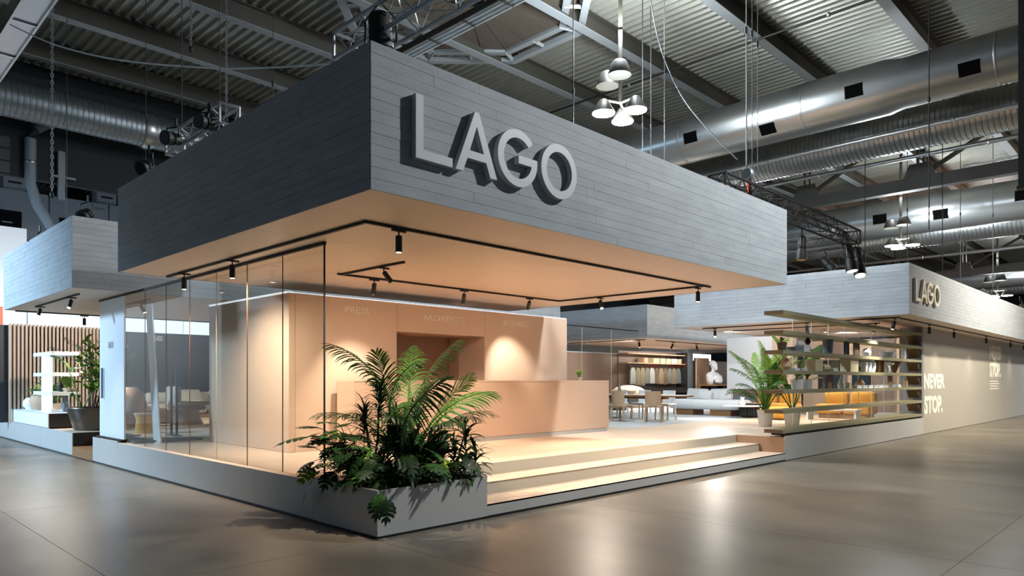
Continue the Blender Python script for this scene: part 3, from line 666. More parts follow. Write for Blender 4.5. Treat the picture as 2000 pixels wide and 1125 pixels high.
# ================================================================ FAR LEFT HALL: equipment cabinets, pipe, post, white booth
t = thing('equipment_cabinet', 'long row of grey equipment cabinets high on the dark hall wall at the left', 'cabinet', (-6, 27.5, 5))
B('body', M_joint, t, -8, 12, 27.6, 29.5, 2.0, 9.1)
xx = -7.9
for k in range(9):
    B('cabinet_door', M_cab, t, xx+.03, xx+2.17, 27.5, 27.6, 7.3, 9.2); B('cabinet_door', M_cab, t, xx+.03, xx+1.5, 27.5, 27.6, 5.2, 7.24); B('cabinet_door', M_cab, t, xx+1.56, xx+2.17, 27.5, 27.6, 5.2, 7.24)
    B('dark_window', M_screen, t, xx+.35, xx+1.25, 27.45, 27.5, 7.5, 8.35); B('handle', M_alu, t, xx+.6, xx+.95, 27.42, 27.45, 7.85, 7.9); B('label_strip', M_alu, t, xx+1.6, xx+2.0, 27.46, 27.5, 8.9, 8.98); xx += 2.2
for k, x in enumerate((1.6, 4.9)): tt = thing('junction_box', ('left grey box on top of the equipment cabinets', 'right grey box on top of the equipment cabinets')[k], 'box', (x, 27.7, 9.2)); B('housing', M_cab, tt, x, x+.75, 27.7, 28.4, 9.2, 10.1); B('slot', M_black, tt, x+.15, x+.6, 27.68, 27.7, 9.5, 9.58)
t = thing('exhaust_pipe', 'bent grey vent pipe on the dark bulkhead at the left', 'pipe', (.64, 18.25, 6)); MB().tube([(1.27, 18.41, 6.06), (.83, 18.41, 6.8), (.64, 18.41, 7.4), (.64, 18.41, 8.73), (.75, 18.41, 9.03), (1.12, 18.41, 9.33)], .15, 12).build('pipe', M_cab, t, smooth=True); MB().lathe((.64, 18.41, 8.0), [(.155, 0), (.165, .02), (.165, .06), (.155, .08)], 12).build('pipe_collar', M_galv, t, smooth=True)
t = thing('wall_post', 'pale vertical post in front of the dark bulkhead', 'post', (1.44, 18.4, 7.1)); B('shaft', M_cab, t, 1.35, 1.53, 18.42, 18.58, 7.1, 8.55); B('cross_arm', M_cab, t, 1.2, 1.8, 18.38, 18.42, 7.74, 7.80)
t = thing('window_rack', 'dim grid of grey panes high in the upper left darkness', 'panel', (-3, 18.5, 7))
for k in range(7):
    for j in range(3): B('pane', M_anth, t, -3.55+.54*k, -3.07+.54*k, 18.54, 18.59, 7.65+j*.36, 7.97+j*.36)
t = thing('white_booth', 'tall white lit booth block seen over the far left canopy', 'booth', (-6, 23, 0)); B('wall_block', M_white, t, -8, 1.45, 23, 24, 0, 6.9)
t = thing('white_booth', 'low white booth wall showing as a pale band beneath the far canopies', 'booth', (1.5, 23, 0))
for k in range(14): B('wall_panel', M_white, t, 1.47+2.6*k, 4.05+2.6*k, 22.9, 23.1, 0, 4.2)
lamp('booth_light', 'AREA', (6, 20.6, 4.1), (6, 23, 3.4), 230, (.72, .86, 1.0), 12, size_y=.3); lamp('booth_light_right', 'AREA', (24, 21, 4.1), (24, 23, 3.2), 260, (.80, .9, 1.0), 16, size_y=.3); lamp('booth_light_tall', 'SPOT', (-5, 16, 6.4), (-3, 23, 5.5), 1500, (.75, .87, 1.0), .4, 110)  # unseen lamps added to light the white booth walls
t = thing('orange_banner', 'narrow orange banner at the left edge of the picture', 'banner', (0, 22, 3)); B('cloth', M_orange, t, -1.6, .65, 22.3, 22.35, 2.0, 4.1); B('bottom_bar', M_white, t, -1.6, .65, 22.29, 22.36, 1.95, 2.0)
t = thing('orange_banner', 'orange sign strip at the right edge under the right canopy', 'banner', (46, -.3, 3)); B('cloth', M_orange, t, 44.2, 62, -.3, -.27, 2.7, 3.3); B('bottom_bar', M_white, t, 44.2, 62, -.31, -.26, 2.66, 2.7)
# ================================================================ PLANTS
RP = random.Random(21)
def frond_mesh(L, n, ll, a0, a1, m, lw=.026, droop=.5, start=.28, seed=0, ang=50, vee=.25):
    """pinnate palm frond: arching rachis in x-z with folded leaflets on both sides"""
    rr = random.Random(seed); mb = MB(); pts = []; p = Vector((0, 0, 0)); K = 16; tans = []
    for k in range(K+1):
        t = k/K; a = radians(a0+(a1-a0)*t**1.5); d = Vector((sin(a), 0, cos(a))); tans.append(d); pts.append(p.copy()); p = p+d*(L/K)
    mb.tube(pts, [max(.0025, .011*L*(1-.85*k/K)) for k in range(K+1)], 5)
    for i in range(n):
        t = start+(1-start)*(i+.5)/n; k = t*K; k0 = min(int(k), K-1); q = k-k0
        c = pts[k0].lerp(pts[k0+1], q); tg = tans[k0].lerp(tans[k0+1], q).normalized(); nm = Vector((0, 1, 0)).cross(tg).normalized()*-1
        if nm.z < 0 and abs(tg.z) < .9: nm = -nm
        s_ = sin(pi*min(1, (t-start)/(1-start)*.85+.13)); l = ll*(.35+.65*s_)*rr.uniform(.88, 1.1)
        for sd in (-1, 1):
            an = radians(ang*(1-.55*(t-start)/(1-start))+rr.uniform(-6, 6)); d = (tg*cos(an)+Vector((0, sd, 0))*sin(an)+nm*vee).normalized()
            wv = tg.cross(d).normalized().cross(d).normalized()*lw*.5; g = Vector((0, 0, -1))
            p0 = c; p1 = c+d*l*.4+g*droop*l*.06; p2 = c+d*l*.75+g*droop*l*.26; p3 = c+d*l*.97+g*droop*l*.55
            mb.add([p0-wv*.5, p0+wv*.5, p1-wv, p1+wv, p2-wv*.75, p2+wv*.75, p3], [(0, 1, 3, 2), (2, 3, 5, 4), (4, 5, 6)])
    return mb.mesh(m, name='frond')
def blade_mesh(L, w, m, a0=20, a1=110, prof=None, K=7, fold=.25, name='leaf', stalk=0):
    """arching blade in x-z, three vertices across; prof gives half-width along t"""
    prof = prof or (lambda t: min(1, t*6+.3)*(1-t**2.2)); mb = MB(); p = Vector((0, 0, 0)); v = []; f = []
    if stalk:
        q = [Vector((0, 0, 0))]
        for k in range(5):
            a = radians(a0*(.5+.1*k)); q.append(q[-1]+Vector((sin(a), 0, cos(a)))*stalk/5)
        mb.tube(q, .004+.004*w*8, 5); p = q[-1]
    for k in range(K+1):
        t = k/K; a = radians(a0+(a1-a0)*t); d = Vector((sin(a), 0, cos(a))); nm = Vector((-cos(a), 0, sin(a)))
        h = max(.0008, w*.5*prof(t)); v += [p+Vector((0, -h, 0))+nm*h*fold, p, p+Vector((0, h, 0))+nm*h*fold]; p = p+d*L/K
    for k in range(K):
        for j in range(2): f.append((3*k+j, 3*k+j+1, 3*k+j+4, 3*k+j+3))
    mb.add(v, f); return mb.mesh(m, smooth=True, name=name, ang=0)
def lobed_mesh(S, m, lobes=5, cut=.45, stalk=.25, sag=.5, a=70, name='leaf'):
    """split leaf (philodendron / monstera like): petiole then a heart blade with finger lobes, sagging"""
    mb = MB(); pts = [Vector((0, 0, 0))]
    for k in range(6):
        an = radians(12+a*(k/5)**1.6); pts.append(pts[-1]+Vector((sin(an), 0, cos(an)))*stalk/6)
    mb.tube(pts, .005, 5); o = pts[-1]; an0 = radians(a+8)
    def P(u, v):   # u along midrib, v across
        an = an0+sag*u*1.2; z = -sag*S*.5*(u*u)-.9*abs(v)**2*sag/S*.5
        x = u*S*sin(an0); return o+Vector((x, v, u*S*cos(an0)+z*.9))
    n = lobes; prev = None
    for sd in (-1, 1):
        for i in range(n):
            t0, t1 = i/n, (i+1)/n; tm = (t0+t1)/2; W_ = S*.55*(sin(pi*min(1, .16+.80*tm))**.8)
            fw = .22*(1-.5*tm)*(1 if i < n-1 else 1.2); th = lambda t: t
            inner = W_*(1-cut)
            q = [P(t0, 0), P(t0+.01+fw*.35, sd*inner), P(t0+fw*.75+.02, sd*W_*.9), P(tm+fw*.95, sd*W_), P(t1-.025+fw*.85, sd*W_*.82), P(t1-.012+fw*.3, sd*inner), P(t1, 0)]
            f = [(0, 1, 5, 6), (1, 2, 4, 5), (2, 3, 4)] if sd > 0 else [(6, 5, 1, 0), (5, 4, 2, 1), (4, 3, 2)]
            mb.add(q, f)
    # terminal lobe
    q = [P(1, 0), P(1.0, S*.10), P(1.28, 0), P(1.0, -S*.10)]; mb.add(q, [(0, 3, 2), (0, 2, 1)])
    return mb.mesh(m, smooth=True, name=name, ang=50)
def leaf(name, me, root, pos, az, tilt=0, roll=0, s=1.0):
    o = link(name, me, root); o.location = Vector(pos)-W[root.name]
    o.rotation_euler = (Matrix.Rotation(az, 3, 'Z') @ Matrix.Rotation(tilt, 3, 'Y') @ Matrix.Rotation(roll, 3, 'X')).to_euler(); o.scale = (s, s, s)
    return o
SOIL = .47
# --- tall kentia palm in the middle
kp = thing('kentia_palm', 'tall feathery palm in the middle of the planter box, its lit fronds rising highest', 'plant', (.92, .72, SOIL))
FM = [frond_mesh(2.1, 24, .40, 0, 72, M_l4, .022, .7, .48, 1, 52, -.05), frond_mesh(1.95, 26, .46, 2, 56, M_l4, .023, .9, .48, 2, 56, -.05), frond_mesh(1.80, 22, .38, 0, 40, M_l3, .022, .5, .58, 3, 48, 0), frond_mesh(1.55, 22, .36, 6, 92, M_l2, .022, .7, .44, 4, 50, -.05), frond_mesh(1.2, 18, .30, 15, 100, M_l1, .021, .7, .38, 5, 50, 0)]
cr = atan2(-.70, .714)  # camera-right as an azimuth
for me, az, tl, s, rl in ((0, cr+pi+.15, .0, 1.0, .5), (2, cr+pi-.25, .04, .98, .7), (1, cr-.15, .0, 1.0, .9), (1, cr+.5, .05, .92, -.8), (1, cr+.15, -.05, .97, -.4), (0, cr-.5, -.02, .88, .6), (3, cr+.2, .0, 1.0, .5), (2, cr-.2, .0, .95, -.8), (3, cr-1.0, .05, .9, .4), (4, cr+pi-.9, .0, .95, .2), (2, cr-1.5, .06, .85, .2), (0, cr+1.6, .05, .9, 0), (4, cr+.1, .1, 1.1, 0), (4, cr-.8, .15, 1.05, 0), (4, cr+pi+.3, .1, 1.1, 0), (4, cr-1.6, .1, 1.1, 0), (4, cr+pi-.6, .15, 1.1, 0), (4, cr+.7, .2, 1.1, 0), (3, cr+1.4, .1, .9, 0)):
    leaf('frond', FM[me], kp, (.92+.03*cos(az), .72+.03*sin(az), SOIL), az, tl, rl, s*1.07)
for k in range(5): bar('stem', M_gstem, kp, (.92+.04*cos(k*1.3), .72+.04*sin(k*1.3), .45), (.92+.06*cos(k*1.3), .72+.06*sin(k*1.3), 1.25), .016, 7)
# --- dracaena with narrow straps, two heads
dm = [blade_mesh(.36, .024, M_l1, 20, 140), blade_mesh(.32, .022, M_l1, 30, 125), blade_mesh(.38, .024, M_l1, 10, 100)]
def dracaena(label, x, y, heads):
    t = thing('dracaena', label, 'plant', (x, y, SOIL))
    for hx, hy, hz, n in heads:
        MB().tube([(x, y, .45), ((x+hx)/2+.03, (y+hy)/2, .45+(hz-.45)*.5), (hx, hy, hz)], .014, 7).build('cane', M_stem, t, smooth=True)
        for k in range(n):
            az = k*2.399+RP.uniform(-.2, .2); leaf('leaf', dm[k % 3], t, (hx, hy, hz-.30*(1-k/n)), az, -.35+1.25*(1-k/n)+RP.uniform(-.15, .15), RP.uniform(-.3, .3), RP.uniform(.85, 1.1))
dracaena('dark spiky dracaena with narrow strap leaves left of the tall palm', .42, .72, ((.46, .62, 1.52, 80), (.60, .52, 1.22, 60), (.36, .78, 1.26, 60), (.46, .46, .98, 46)))
dracaena('low dark dracaena tuft to the right behind the tall palm', 1.22, .95, ((1.25, .92, 1.15, 30), (1.12, 1.02, .95, 24)))
# --- split-leaf monstera at the left edge
lm = [lobed_mesh(.30, M_l1, 5, .55, .42, .5, 75), lobed_mesh(.26, M_l1, 5, .5, .34, .7, 85), lobed_mesh(.22, M_l2, 4, .5, .3, .6, 80), lobed_mesh(.20, M_l3, 4, .45, .3, .5, 75)]
def lobed_plant(label, x, y, spots, name='monstera'):
    t = thing(name, label, 'plant', (x, y, SOIL))
    for px, py, pz, az, tl, k, s in spots: leaf('leaf', lm[k], t, (px, py, pz), az, tl, RP.uniform(-.35, .35), s)
    return t
sp = []
for i in range(64):
    az = pi+RP.uniform(-1.3, 1.4) if i < 42 else RP.uniform(0, 6.28); sp.append((.22+RP.uniform(-.12, .3), .95+RP.uniform(-.3, .25), SOIL+RP.uniform(0, .42), az, RP.uniform(-.25, .5), 0 if i % 4 < 2 else (1 if i % 4 == 2 else (3 if i % 8 == 3 else 2)), RP.uniform(.6, .9)))
sp += [(.2, 1.1, .72, pi-.2, .1, 0, 1.15), (.15, 1.15, .6, pi+.1, .6, 3, 1.1), (.15, 1.05, .5, pi-.3, .9, 1, 1.0), (.2, .9, .9, pi+.4, .0, 2, 1.0)]
lobed_plant('dark split-leaf monstera spilling over the left edge of the planter box', .25, .95, sp)
sp = []
for i in range(66):
    az = -pi*.75+RP.uniform(-1.6, 1.6); sp.append((.6+RP.uniform(-.4, .6), .42+RP.uniform(-.2, .3), SOIL+RP.uniform(-.02, .36), az, RP.uniform(-.1, .8), 3 if i % 9 == 0 else (2 if i % 4 == 0 else 1), RP.uniform(.65, 1.0)))
sp += [(.16, .13, .5, -2.4, .95, 2, .75), (.12, .12, .5, -2.0, 1.1, 1, .8), (.22, .14, .5, -2.7, 1.0, 1, .8)]
lobed_plant('bright split-leaf philodendron at the front corner of the planter box', .5, .35, sp, 'philodendron')
# --- broad dark leaves under the palm
bm_ = [blade_mesh(.48, .17, M_l1, 10, 60, lambda t: sin(pi*min(1, .08+.92*t))**.7, 9, .3, stalk=.35), blade_mesh(.42, .15, M_l1, 15, 75, lambda t: sin(pi*min(1, .08+.92*t))**.7, 9, .3, stalk=.25)]
t = thing('broadleaf_plant', 'plant with broad dark paddle leaves below the tall palm', 'plant', (.98, .5, SOIL))
for k in range(24): leaf('leaf', bm_[k % 2], t, (.95+RP.uniform(-.15, .15), .52+RP.uniform(-.1, .1), SOIL), k*2.4, RP.uniform(-.1, .45), RP.uniform(-.5, .5), RP.uniform(.8, 1.15))
# --- low fern-like filler along the front rim
t = thing('low_fern', 'low dark fern filling the front rim of the planter box', 'plant', (1.0, .25, SOIL))
fm2 = [frond_mesh(.42, 14, .10, 30, 115, M_l1, .02, .6, .2, 9), frond_mesh(.36, 14, .09, 40, 130, M_l2, .02, .6, .2, 10)]
for k in range(70): leaf('frond', fm2[k % 3 == 0], t, (.35+1.05*RP.random(), .12+.5*RP.random(), SOIL), RP.uniform(0, 6.28), RP.uniform(-.2, .4), 0, RP.uniform(.7, 1.2))
# --- lanceolate cane plant at the right, hanging over the steps
lc = [blade_mesh(.30, .038, M_l1, 35, 120, lambda t: sin(pi*min(1, .1+.9*t))**.8, 6, .25), blade_mesh(.26, .036, M_l1, 60, 150, lambda t: sin(pi*min(1, .1+.9*t))**.8, 6, .25), blade_mesh(.26, .036, M_l2, 20, 95, lambda t: sin(pi*min(1, .1+.9*t))**.8, 6, .25)]
t = thing('dragon_plant', 'dark lance-leaved cane plant overhanging the right end of the planter box', 'plant', (1.38, .35, SOIL))
for hx, hy, hz, n in ((1.42, .22, 1.06, 44), (1.5, .12, .82, 34), (1.32, .30, .88, 30), (1.50, .32, .70, 26)):
    MB().tube([(1.38, .35, .45), ((1.38+hx)/2-.01, (.35+hy)/2+.02, hz*.7), (hx, hy, hz)], .009, 6).build('cane', M_stem, t, smooth=True)
    for k in range(n): leaf('leaf', lc[k % 3 if k > n-8 else k % 2], t, (hx, hy, hz-.34*(1-k/n)), k*2.399, -.4+.7*(1-k/n)+RP.uniform(-.15, .2), RP.uniform(-.4, .4), RP.uniform(.8, 1.1))
# ================================================================ POTTED PALMS BY THE SHELF
def pot(t, x, y, z, r, h, m, rim=.01):
    MB().lathe((x, y, z), [(r*.74, 0), (r*.80, h*.1), (r, h-.02), (r+rim*.4, h), (r-.02, h), (r-.03, h-.05)], 26).build('pot', m, t, smooth=True)
    MB().lathe((x, y, z+h-.06), [(r-.03, 0), (r-.035, .02)], 20).build('soil', M_soil, [c for c in t.children if c.name.startswith('pot')][-1])
ar = [frond_mesh(1.75, 28, .34, 2, 75, M_l4, .028, .8, .38, 11, 55, 0), frond_mesh(1.3, 24, .30, 12, 105, M_l4, .028, .9, .32, 12, 55, 0), frond_mesh(1.95, 30, .34, 0, 45, M_l3, .028, .7, .42, 13, 55, 0)]
def areca(label, x, y, n, s=1.0, z=Z, pr=.2, ph=.42, pm=M_potw, ars=None):
    t = thing('potted_palm', label, 'plant', (x, y, z)); pot(t, x, y, z, pr, ph, pm); ars = ars or ar
    for k in range(n):
        az = k*2.399; leaf('frond', ars[k % len(ars)], t, (x+.04*cos(az), y+.04*sin(az), z+ph-.05), az, RP.uniform(-.05, .3)*(1 if k % 3 else .5), RP.uniform(-.4, .4), s*RP.uniform(.8, 1.08))
    for k in range(6): bar('stem', M_gstem, t, (x+.05*cos(k*1.05), y+.05*sin(k*1.05), z+ph-.06), (x+.09*cos(k*1.05), y+.09*sin(k*1.05), z+ph+.5), .013, 6)
areca('feathery palm in the white pot left of the shelf', 13.1, 1.85, 24, 1.0)
t = thing('potted_banana_plant', 'paddle-leaved plant in the second white pot behind the shelf corner', 'plant', (13.72, 1.42, Z)); pot(t, 13.72, 1.42, Z, .215, .42, M_potw)
bn = [blade_mesh(.70, .24, M_l3, 5, 45, lambda t: sin(pi*min(1, .08+.92*t))**.65, 9, .3, stalk=1.1), blade_mesh(.55, .19, M_l5, 10, 80, lambda t: sin(pi*min(1, .08+.92*t))**.65, 9, .3, stalk=.7), blade_mesh(.5, .17, M_l2, 20, 95, lambda t: sin(pi*min(1, .08+.92*t))**.65, 9, .3, stalk=.5)]
for k in range(13): leaf('leaf', bn[k % 3], t, (13.72, 1.42, Z+.36), k*2.4+1.9, RP.uniform(-.05, .4), RP.uniform(-.4, .4), RP.uniform(.85, 1.1))
leaf('leaf', bn[0], t, (13.72, 1.42, Z+.36), 2.3, .12, 0, 1.25)
# small plant on the counter
t = thing('small_potted_plant', 'small bright green plant on the right end of the reception counter', 'plant', (8.25, 4.0, 1.652)); pot(t, 8.25, 4.0, 1.652, .06, .07, M_potw)
sm = blade_mesh(.13, .075, M_l3, 20, 100, lambda t: sin(pi*min(1, .1+.9*t))**.7, 6, .2, stalk=.08)
for k in range(14): leaf('leaf', sm, t, (8.25, 4.0, 1.70), k*2.4, RP.uniform(-.3, .4), 0, RP.uniform(.8, 1.2))
# ================================================================ LEFT DISPLAY PLANTS
M_pl = mat('olive_leaf', '#7c8a2e', .45, var=.3, nscale=10, rand=.3)  # yellow-green leaf colour
t = thing('bushy_tree', 'tall bushy shrub with many small leaves in the pewter planter at the left', 'plant', (.78, 12.7, Z))
MB().lathe((.78, 12.7, Z), [(.40, 0), (.43, .04), (.58, .52), (.57, .54), (.53, .54), (.52, .49)], 30).build('pot', M_pewter, t, smooth=True); MB().lathe((.78, 12.7, Z+.46), [(.51, 0), (.50, .03)], 24).build('soil', M_soil, t)
lf = [blade_mesh(.17, .075, M_pl, 30, 120, lambda t: sin(pi*min(1, .1+.9*t)), 4, .2), blade_mesh(.16, .07, M_l2, 30, 120, lambda t: sin(pi*min(1, .1+.9*t)), 4, .2)]
tips = []
for k in range(9):
    az = k*2.4; b = Vector((.78+.1*cos(az), 12.7+.1*sin(az), Z+.5)); e = b+Vector((0.28*cos(az)*RP.uniform(.6, 1.3)+.18, .3*sin(az)*RP.uniform(.6, 1.3)-.1, RP.uniform(1.1, 1.75)))
    MB().tube([b, b.lerp(e, .5)+Vector((.03, 0, .06)), e], [.018, .012, .005], 6).build('stem', M_stem, t, smooth=True)
    for q in range(34): tips.append(b.lerp(e, RP.uniform(.35, 1.05))+Vector((RP.gauss(0, .16), RP.gauss(0, .16), RP.gauss(0, .1))))
for i, p in enumerate(tips[:300]): leaf('leaf', lf[i % 3 == 0], t, p, RP.uniform(0, 6.28), RP.uniform(-.5, .8), RP.uniform(-.6, .6), RP.uniform(.95, 1.6))
# thin twigs reaching left
M_twig = mat('dark_twig', '#4a4030', .8); tl = blade_mesh(.10, .018, M_l1, 30, 100, None, 4, .1)
for k in range(12):
    b = Vector((.75, 12.7, Z+1.5)); e = b+Vector((RP.uniform(-.9, .2), RP.uniform(.2, .9), RP.uniform(.2, .75)))
    MB().tube([b, b.lerp(e, .5)+Vector((0, 0, .12)), e], [.008, .006, .003], 5).build('twig', M_twig, t, smooth=True)
    for q in range(5): leaf('leaf', tl, t, b.lerp(e, RP.uniform(.4, 1.0)), RP.uniform(0, 6.28), RP.uniform(-.5, .6), 0, 1)
t = thing('giant_leaf_plant', 'plant with large paddle leaves rising from the pewter planter', 'plant', (.5, 12.6, Z+.49))
gl = [blade_mesh(.62, .30, M_l3, 10, 70, lambda t: sin(pi*min(1, .08+.92*t))**.7, 9, .25, stalk=.95), blade_mesh(.5, .24, M_l2, 20, 100, lambda t: sin(pi*min(1, .08+.92*t))**.7, 9, .25, stalk=.6)]
for k, (az, tlt, s) in enumerate(((2.6, .25, 1.05), (-.9, .05, .75), (.6, .2, .9), (3.8, .5, .7), (-2, .4, .7))): leaf('leaf', gl[k % 2], t, (.5, 12.6, Z+.48), az, tlt, .3*(-1)**k, s)
areca('yellow-green palm at the far left behind the vases', .75, 16.3, 16, .85, Z+.35, .18, .2, M_clay, [frond_mesh(1.1, 20, .28, 6, 85, M_pl, .03, .6, .3, 31), frond_mesh(1.0, 20, .26, 15, 110, M_l2, .03, .8, .3, 32)])
sg = thing('spiky_palm', 'dark blue-green spiky palm cut by the left picture edge', 'plant', (.35, 18.3, Z)); pot(sg, .35, 18.3, Z, .18, .35, M_anth)
bar('stem', M_stem, sg, (.35, 18.3, Z+.3), (.35, 18.3, Z+1.2), .03)
spk = blade_mesh(.75, .03, mat('blue_green_leaf', '#3a4c50', .4, var=.2, rand=.2), 10, 90)
for k in range(46): leaf('leaf', spk, sg, (.35, 18.3, Z+1.2), k*2.4, -.2+1.5*(1-k/46), 0, RP.uniform(.8, 1.1))
# ================================================================ WALL WITH SHELF, RIGHT
wl = bpy.data.objects.new('wall_right_stand', None); COL.objects.link(wl); W[wl.name] = Vector(); setp(wl, 'long grey-beige stand wall along the aisle with NEVER STOP lettering', kind='structure')
wx = 20.0
for k in range(9): B('wall_panel', M_wallg, wl, wx+2.4*k+.001, wx+2.4*(k+1)-.001, .03, .15, Z+.03, ZB)
B('wall_end', mat('grey_wall_end', '#83878a', .45), wl, 19.8, 20.0, .0, .62, Z+.03, ZB)
text('wall_lettering', 'NEVER', 20.13, 22.56, 1.39, 1.865, .029, M_cream, wl, .006, .045); text('wall_lettering', 'STOP.', 20.16, 22.3, .60, 1.17, .029, M_cream, wl, .006, .045)
text('wall_lettering', 'NEVER', 29.5, 31.8, 2.50, 3.08, .029, M_cream, wl, .006, .045); text('wall_lettering', 'STOP.', 29.5, 31.6, 1.78, 2.38, .029, M_cream, wl, .006, .045)
for k in range(4): B('caption_line', M_cream, wl, 29.5, 31.3-.25*(k % 2), .024, .029, 1.30+.1*k, 1.335+.1*k)
# shelf of seven long boards
sh = thing('long_shelf', 'seven-board olive wooden shelf running along the glass beside the steps', 'shelf', (9.9, 0, Z+.03))
SZ = []
for k in range(7):
    z0 = .565+.408*k; SZ.append(z0+.078)
    B('shelf_board', M_shelf, sh, 9.905, 19.8, .0, .40, z0, z0+.078); B('board_end', M_shelfend, sh, 9.895, 9.905, .0, .40, z0, z0+.078)
B('foot', M_black, sh, 10.1, 19.78, .06, .34, Z+.03, .565)
for k in range(7):   # triangular brackets at the wall end
    z0 = .565+.408*k
    if k: m = MB(); m.prism([(19.55, z0), (19.8, z0), (19.8, z0-.26)], .06, .36); m.build('bracket', M_shelfend, sh)
gs = thing('glass_screen', 'clear glass screen standing behind the long shelf', 'glass wall', (11.4, .43, Z))
for k in range(8): B('glass_pane', M_glass, gs, 11.4+1.05*k+.004, 12.45+1.05*k-.004, .43, .442, Z+.03, 3.05); B('pane_joint', M_gedgel, gs, 11.4+1.05*k-.004, 11.4+1.05*k+.004, .43, .442, Z+.03, 3.05)
g2 = thing('glass_screen', 'clear glass screen behind the counter, with pale joints', 'glass wall', (8.6, 7.0, Z))
for k in range(4): B('glass_pane', M_glass, g2, 9.2+1.45*k+.004, 10.65+1.45*k-.004, 7.0, 7.012, Z, 3.24); B('pane_joint', M_gedgel, g2, 9.2+1.45*k-.005, 9.2+1.45*k+.005, 7.0, 7.012, Z, 3.24)
B('top_track', M_black, g2, 9.2, 15.0, 6.99, 7.03, 3.24, 3.27)
# ---------------- things on the shelf
def vase(label, x, y, z, prof, m, name='vase', cat='vase', group=None):
    t = thing(name, label, cat, (x, y, z), group); h = prof[-1][1]
    bd = MB().lathe((x, y, z), prof, 16).build('body', m, t, smooth=True); r = prof[-1][0]
    MB().lathe((x, y, z+h), [(r, 0), (r+.004, .004), (r*.8, .005), (r*.75, -.02)], 16).build('rim', m, bd, smooth=True); return t
def books(label, x, y, z, n, w=.28, d=.2, m=None):
    for k in range(n):
        t = thing('book', label+(', top book' if k == n-1 else ', book under it' if k == n-2 else ', lowest book'), 'book', (x, y, z+.028*k)); s = 1-.08*k
        B('cover', m or M_book, t, x-w*s/2, x+w*s/2, y-d*s/2, y+d*s/2, z+.028*k, z+.028*k+.026); B('pages', M_white, t, x-w*s/2-.002, x+w*s/2-.01, y-d*s/2-.002, y+d*s/2-.01, z+.028*k+.004, z+.028*k+.022)
def cbox(label, x, y, z, w, d, h, m, lid=True):
    t = thing('box', label, 'box', (x, y, z)); B('body', m, t, x-w/2, x+w/2, y-d/2, y+d/2, z, z+h*.75)
    B('lid', m, t, x-w/2-.006, x+w/2+.006, y-d/2-.006, y+d/2+.006, z+h*.75, z+h)
def frame(label, x, y, z, w, h, m, m2):
    t = thing('picture_frame', label, 'frame', (x, y, z)); a = .02
    for q in ((x-w/2, x+w/2, z, z+a), (x-w/2, x+w/2, z+h-a, z+h), (x-w/2, x-w/2+a, z+a, z+h-a), (x+w/2-a, x+w/2, z+a, z+h-a)): B('border', m, t, q[0], q[1], y-.012, y+.012, q[2], q[3])
    B('picture', m2, t, x-w/2+a, x+w/2-a, y-.004, y+.006, z+a, z+h-a)
S3, S2, S1, S4 = SZ[3], SZ[2], SZ[1], SZ[4]
yy = .2
V1 = [(.05, 0), (.09, .05), (.10, .14), (.06, .22), (.04, .27)]; V2 = [(.06, 0), (.075, .1), (.06, .25), (.07, .34)]; V3 = [(.05, 0), (.11, .07), (.12, .12), (.07, .2), (.05, .22)]
t = thing('small_potted_plant', 'dark pot with a thin twig on the third board from the top, left end', 'plant', (10.3, yy, S4)); pot(t, 10.3, yy, S4, .10, .18, M_shelfend); 
for k in range(7): leaf('leaf', sm, t, (10.3, yy, S4+.15), k*2.4, RP.uniform(-.2, .6), 0, .9)
cbox('low grey box on the third board from the top, beside the dark pot', 10.95, yy, S4, .42, .22, .10, M_cab); cbox('white box on the third board from the top', 11.35, yy, S4, .34, .22, .16, M_white)
vase('dark spherical figurine vase at the first glass joint, third board from the top', 11.65, yy, S4, [(.05, 0), (.09, .06), (.05, .13), (.03, .17), (.07, .24), (.03, .32)], M_anth)
vase('tall grey tumbler vase in the middle of the third board from the top', 12.85, yy, S4, [(.10, 0), (.11, .1), (.12, .33)], M_cab)
frame('small dark square frame on the third board from the top', 14.05, yy, S4, .32, .36, M_screen, M_anth); frame('brown frame with gold edge on the third board from the top', 14.75, yy, S4, .42, .44, M_brass, M_shelfend)
vase('white curled sculpture vase right of the brown frame', 15.5, yy, S4, V3, M_white); vase('pale blue bowl on the right part of the third board from the top', 17.2, yy, S4, [(.10, 0), (.2, .09), (.21, .16)], M_book)
vase('white jug near the wall on the third board from the top', 18.7, yy, S4, V2, M_white)
vase('round brown egg vase on the middle board, left end', 10.5, yy, S3, [(.06, 0), (.11, .08), (.09, .2), (.03, .26)], M_clay); books('flat pale books on the middle board by the brown egg vase', 10.85, yy, S3, 2); books('grey books on the middle board, second pile', 11.25, yy, S3, 2, .3, .2, M_cab)
cbox('cream box against the glass on the middle board', 12.0, yy, S3, .42, .24, .26, M_boxc)
t = thing('bolster', 'cream rolled bolster on the middle board', 'cushion', (12.6, yy, S3)); MB().lathe((12.38, yy, S3+.085), [(.05, 0), (.085, .03), (.085, .41), (.05, .44)], 16, 'x').build('roll', M_boxc, t, smooth=True); MB().lathe((12.37, yy, S3+.085), [(.02, 0), (.02, .01)], 8, 'x').build('button', M_boxc, t)
books('white books on the middle board in front of the left screen', 13.05, yy, S3, 3, .34, .22, M_white); cbox('upright cream carton on the middle board', 14.25, yy, S3, .55, .25, .38, M_boxc)
vase('dark slim vase on the middle board, right of the carton', 14.8, yy, S3, V1, M_anth)
for k, lab in enumerate(('left white jar of three on the middle board', 'middle white jar of three on the middle board', 'right white jar of three on the middle board')): vase(lab, 15.2+.32*k, yy, S3, [(.10, 0), (.12, .1), (.12, .26), (.05, .3)], M_white)
vase('brown narrow vase on the middle board', 16.35, yy, S3, V2, M_brass); vase('second brown vase on the middle board, by the white flowers', 16.75, yy, S3, V2, M_brass)
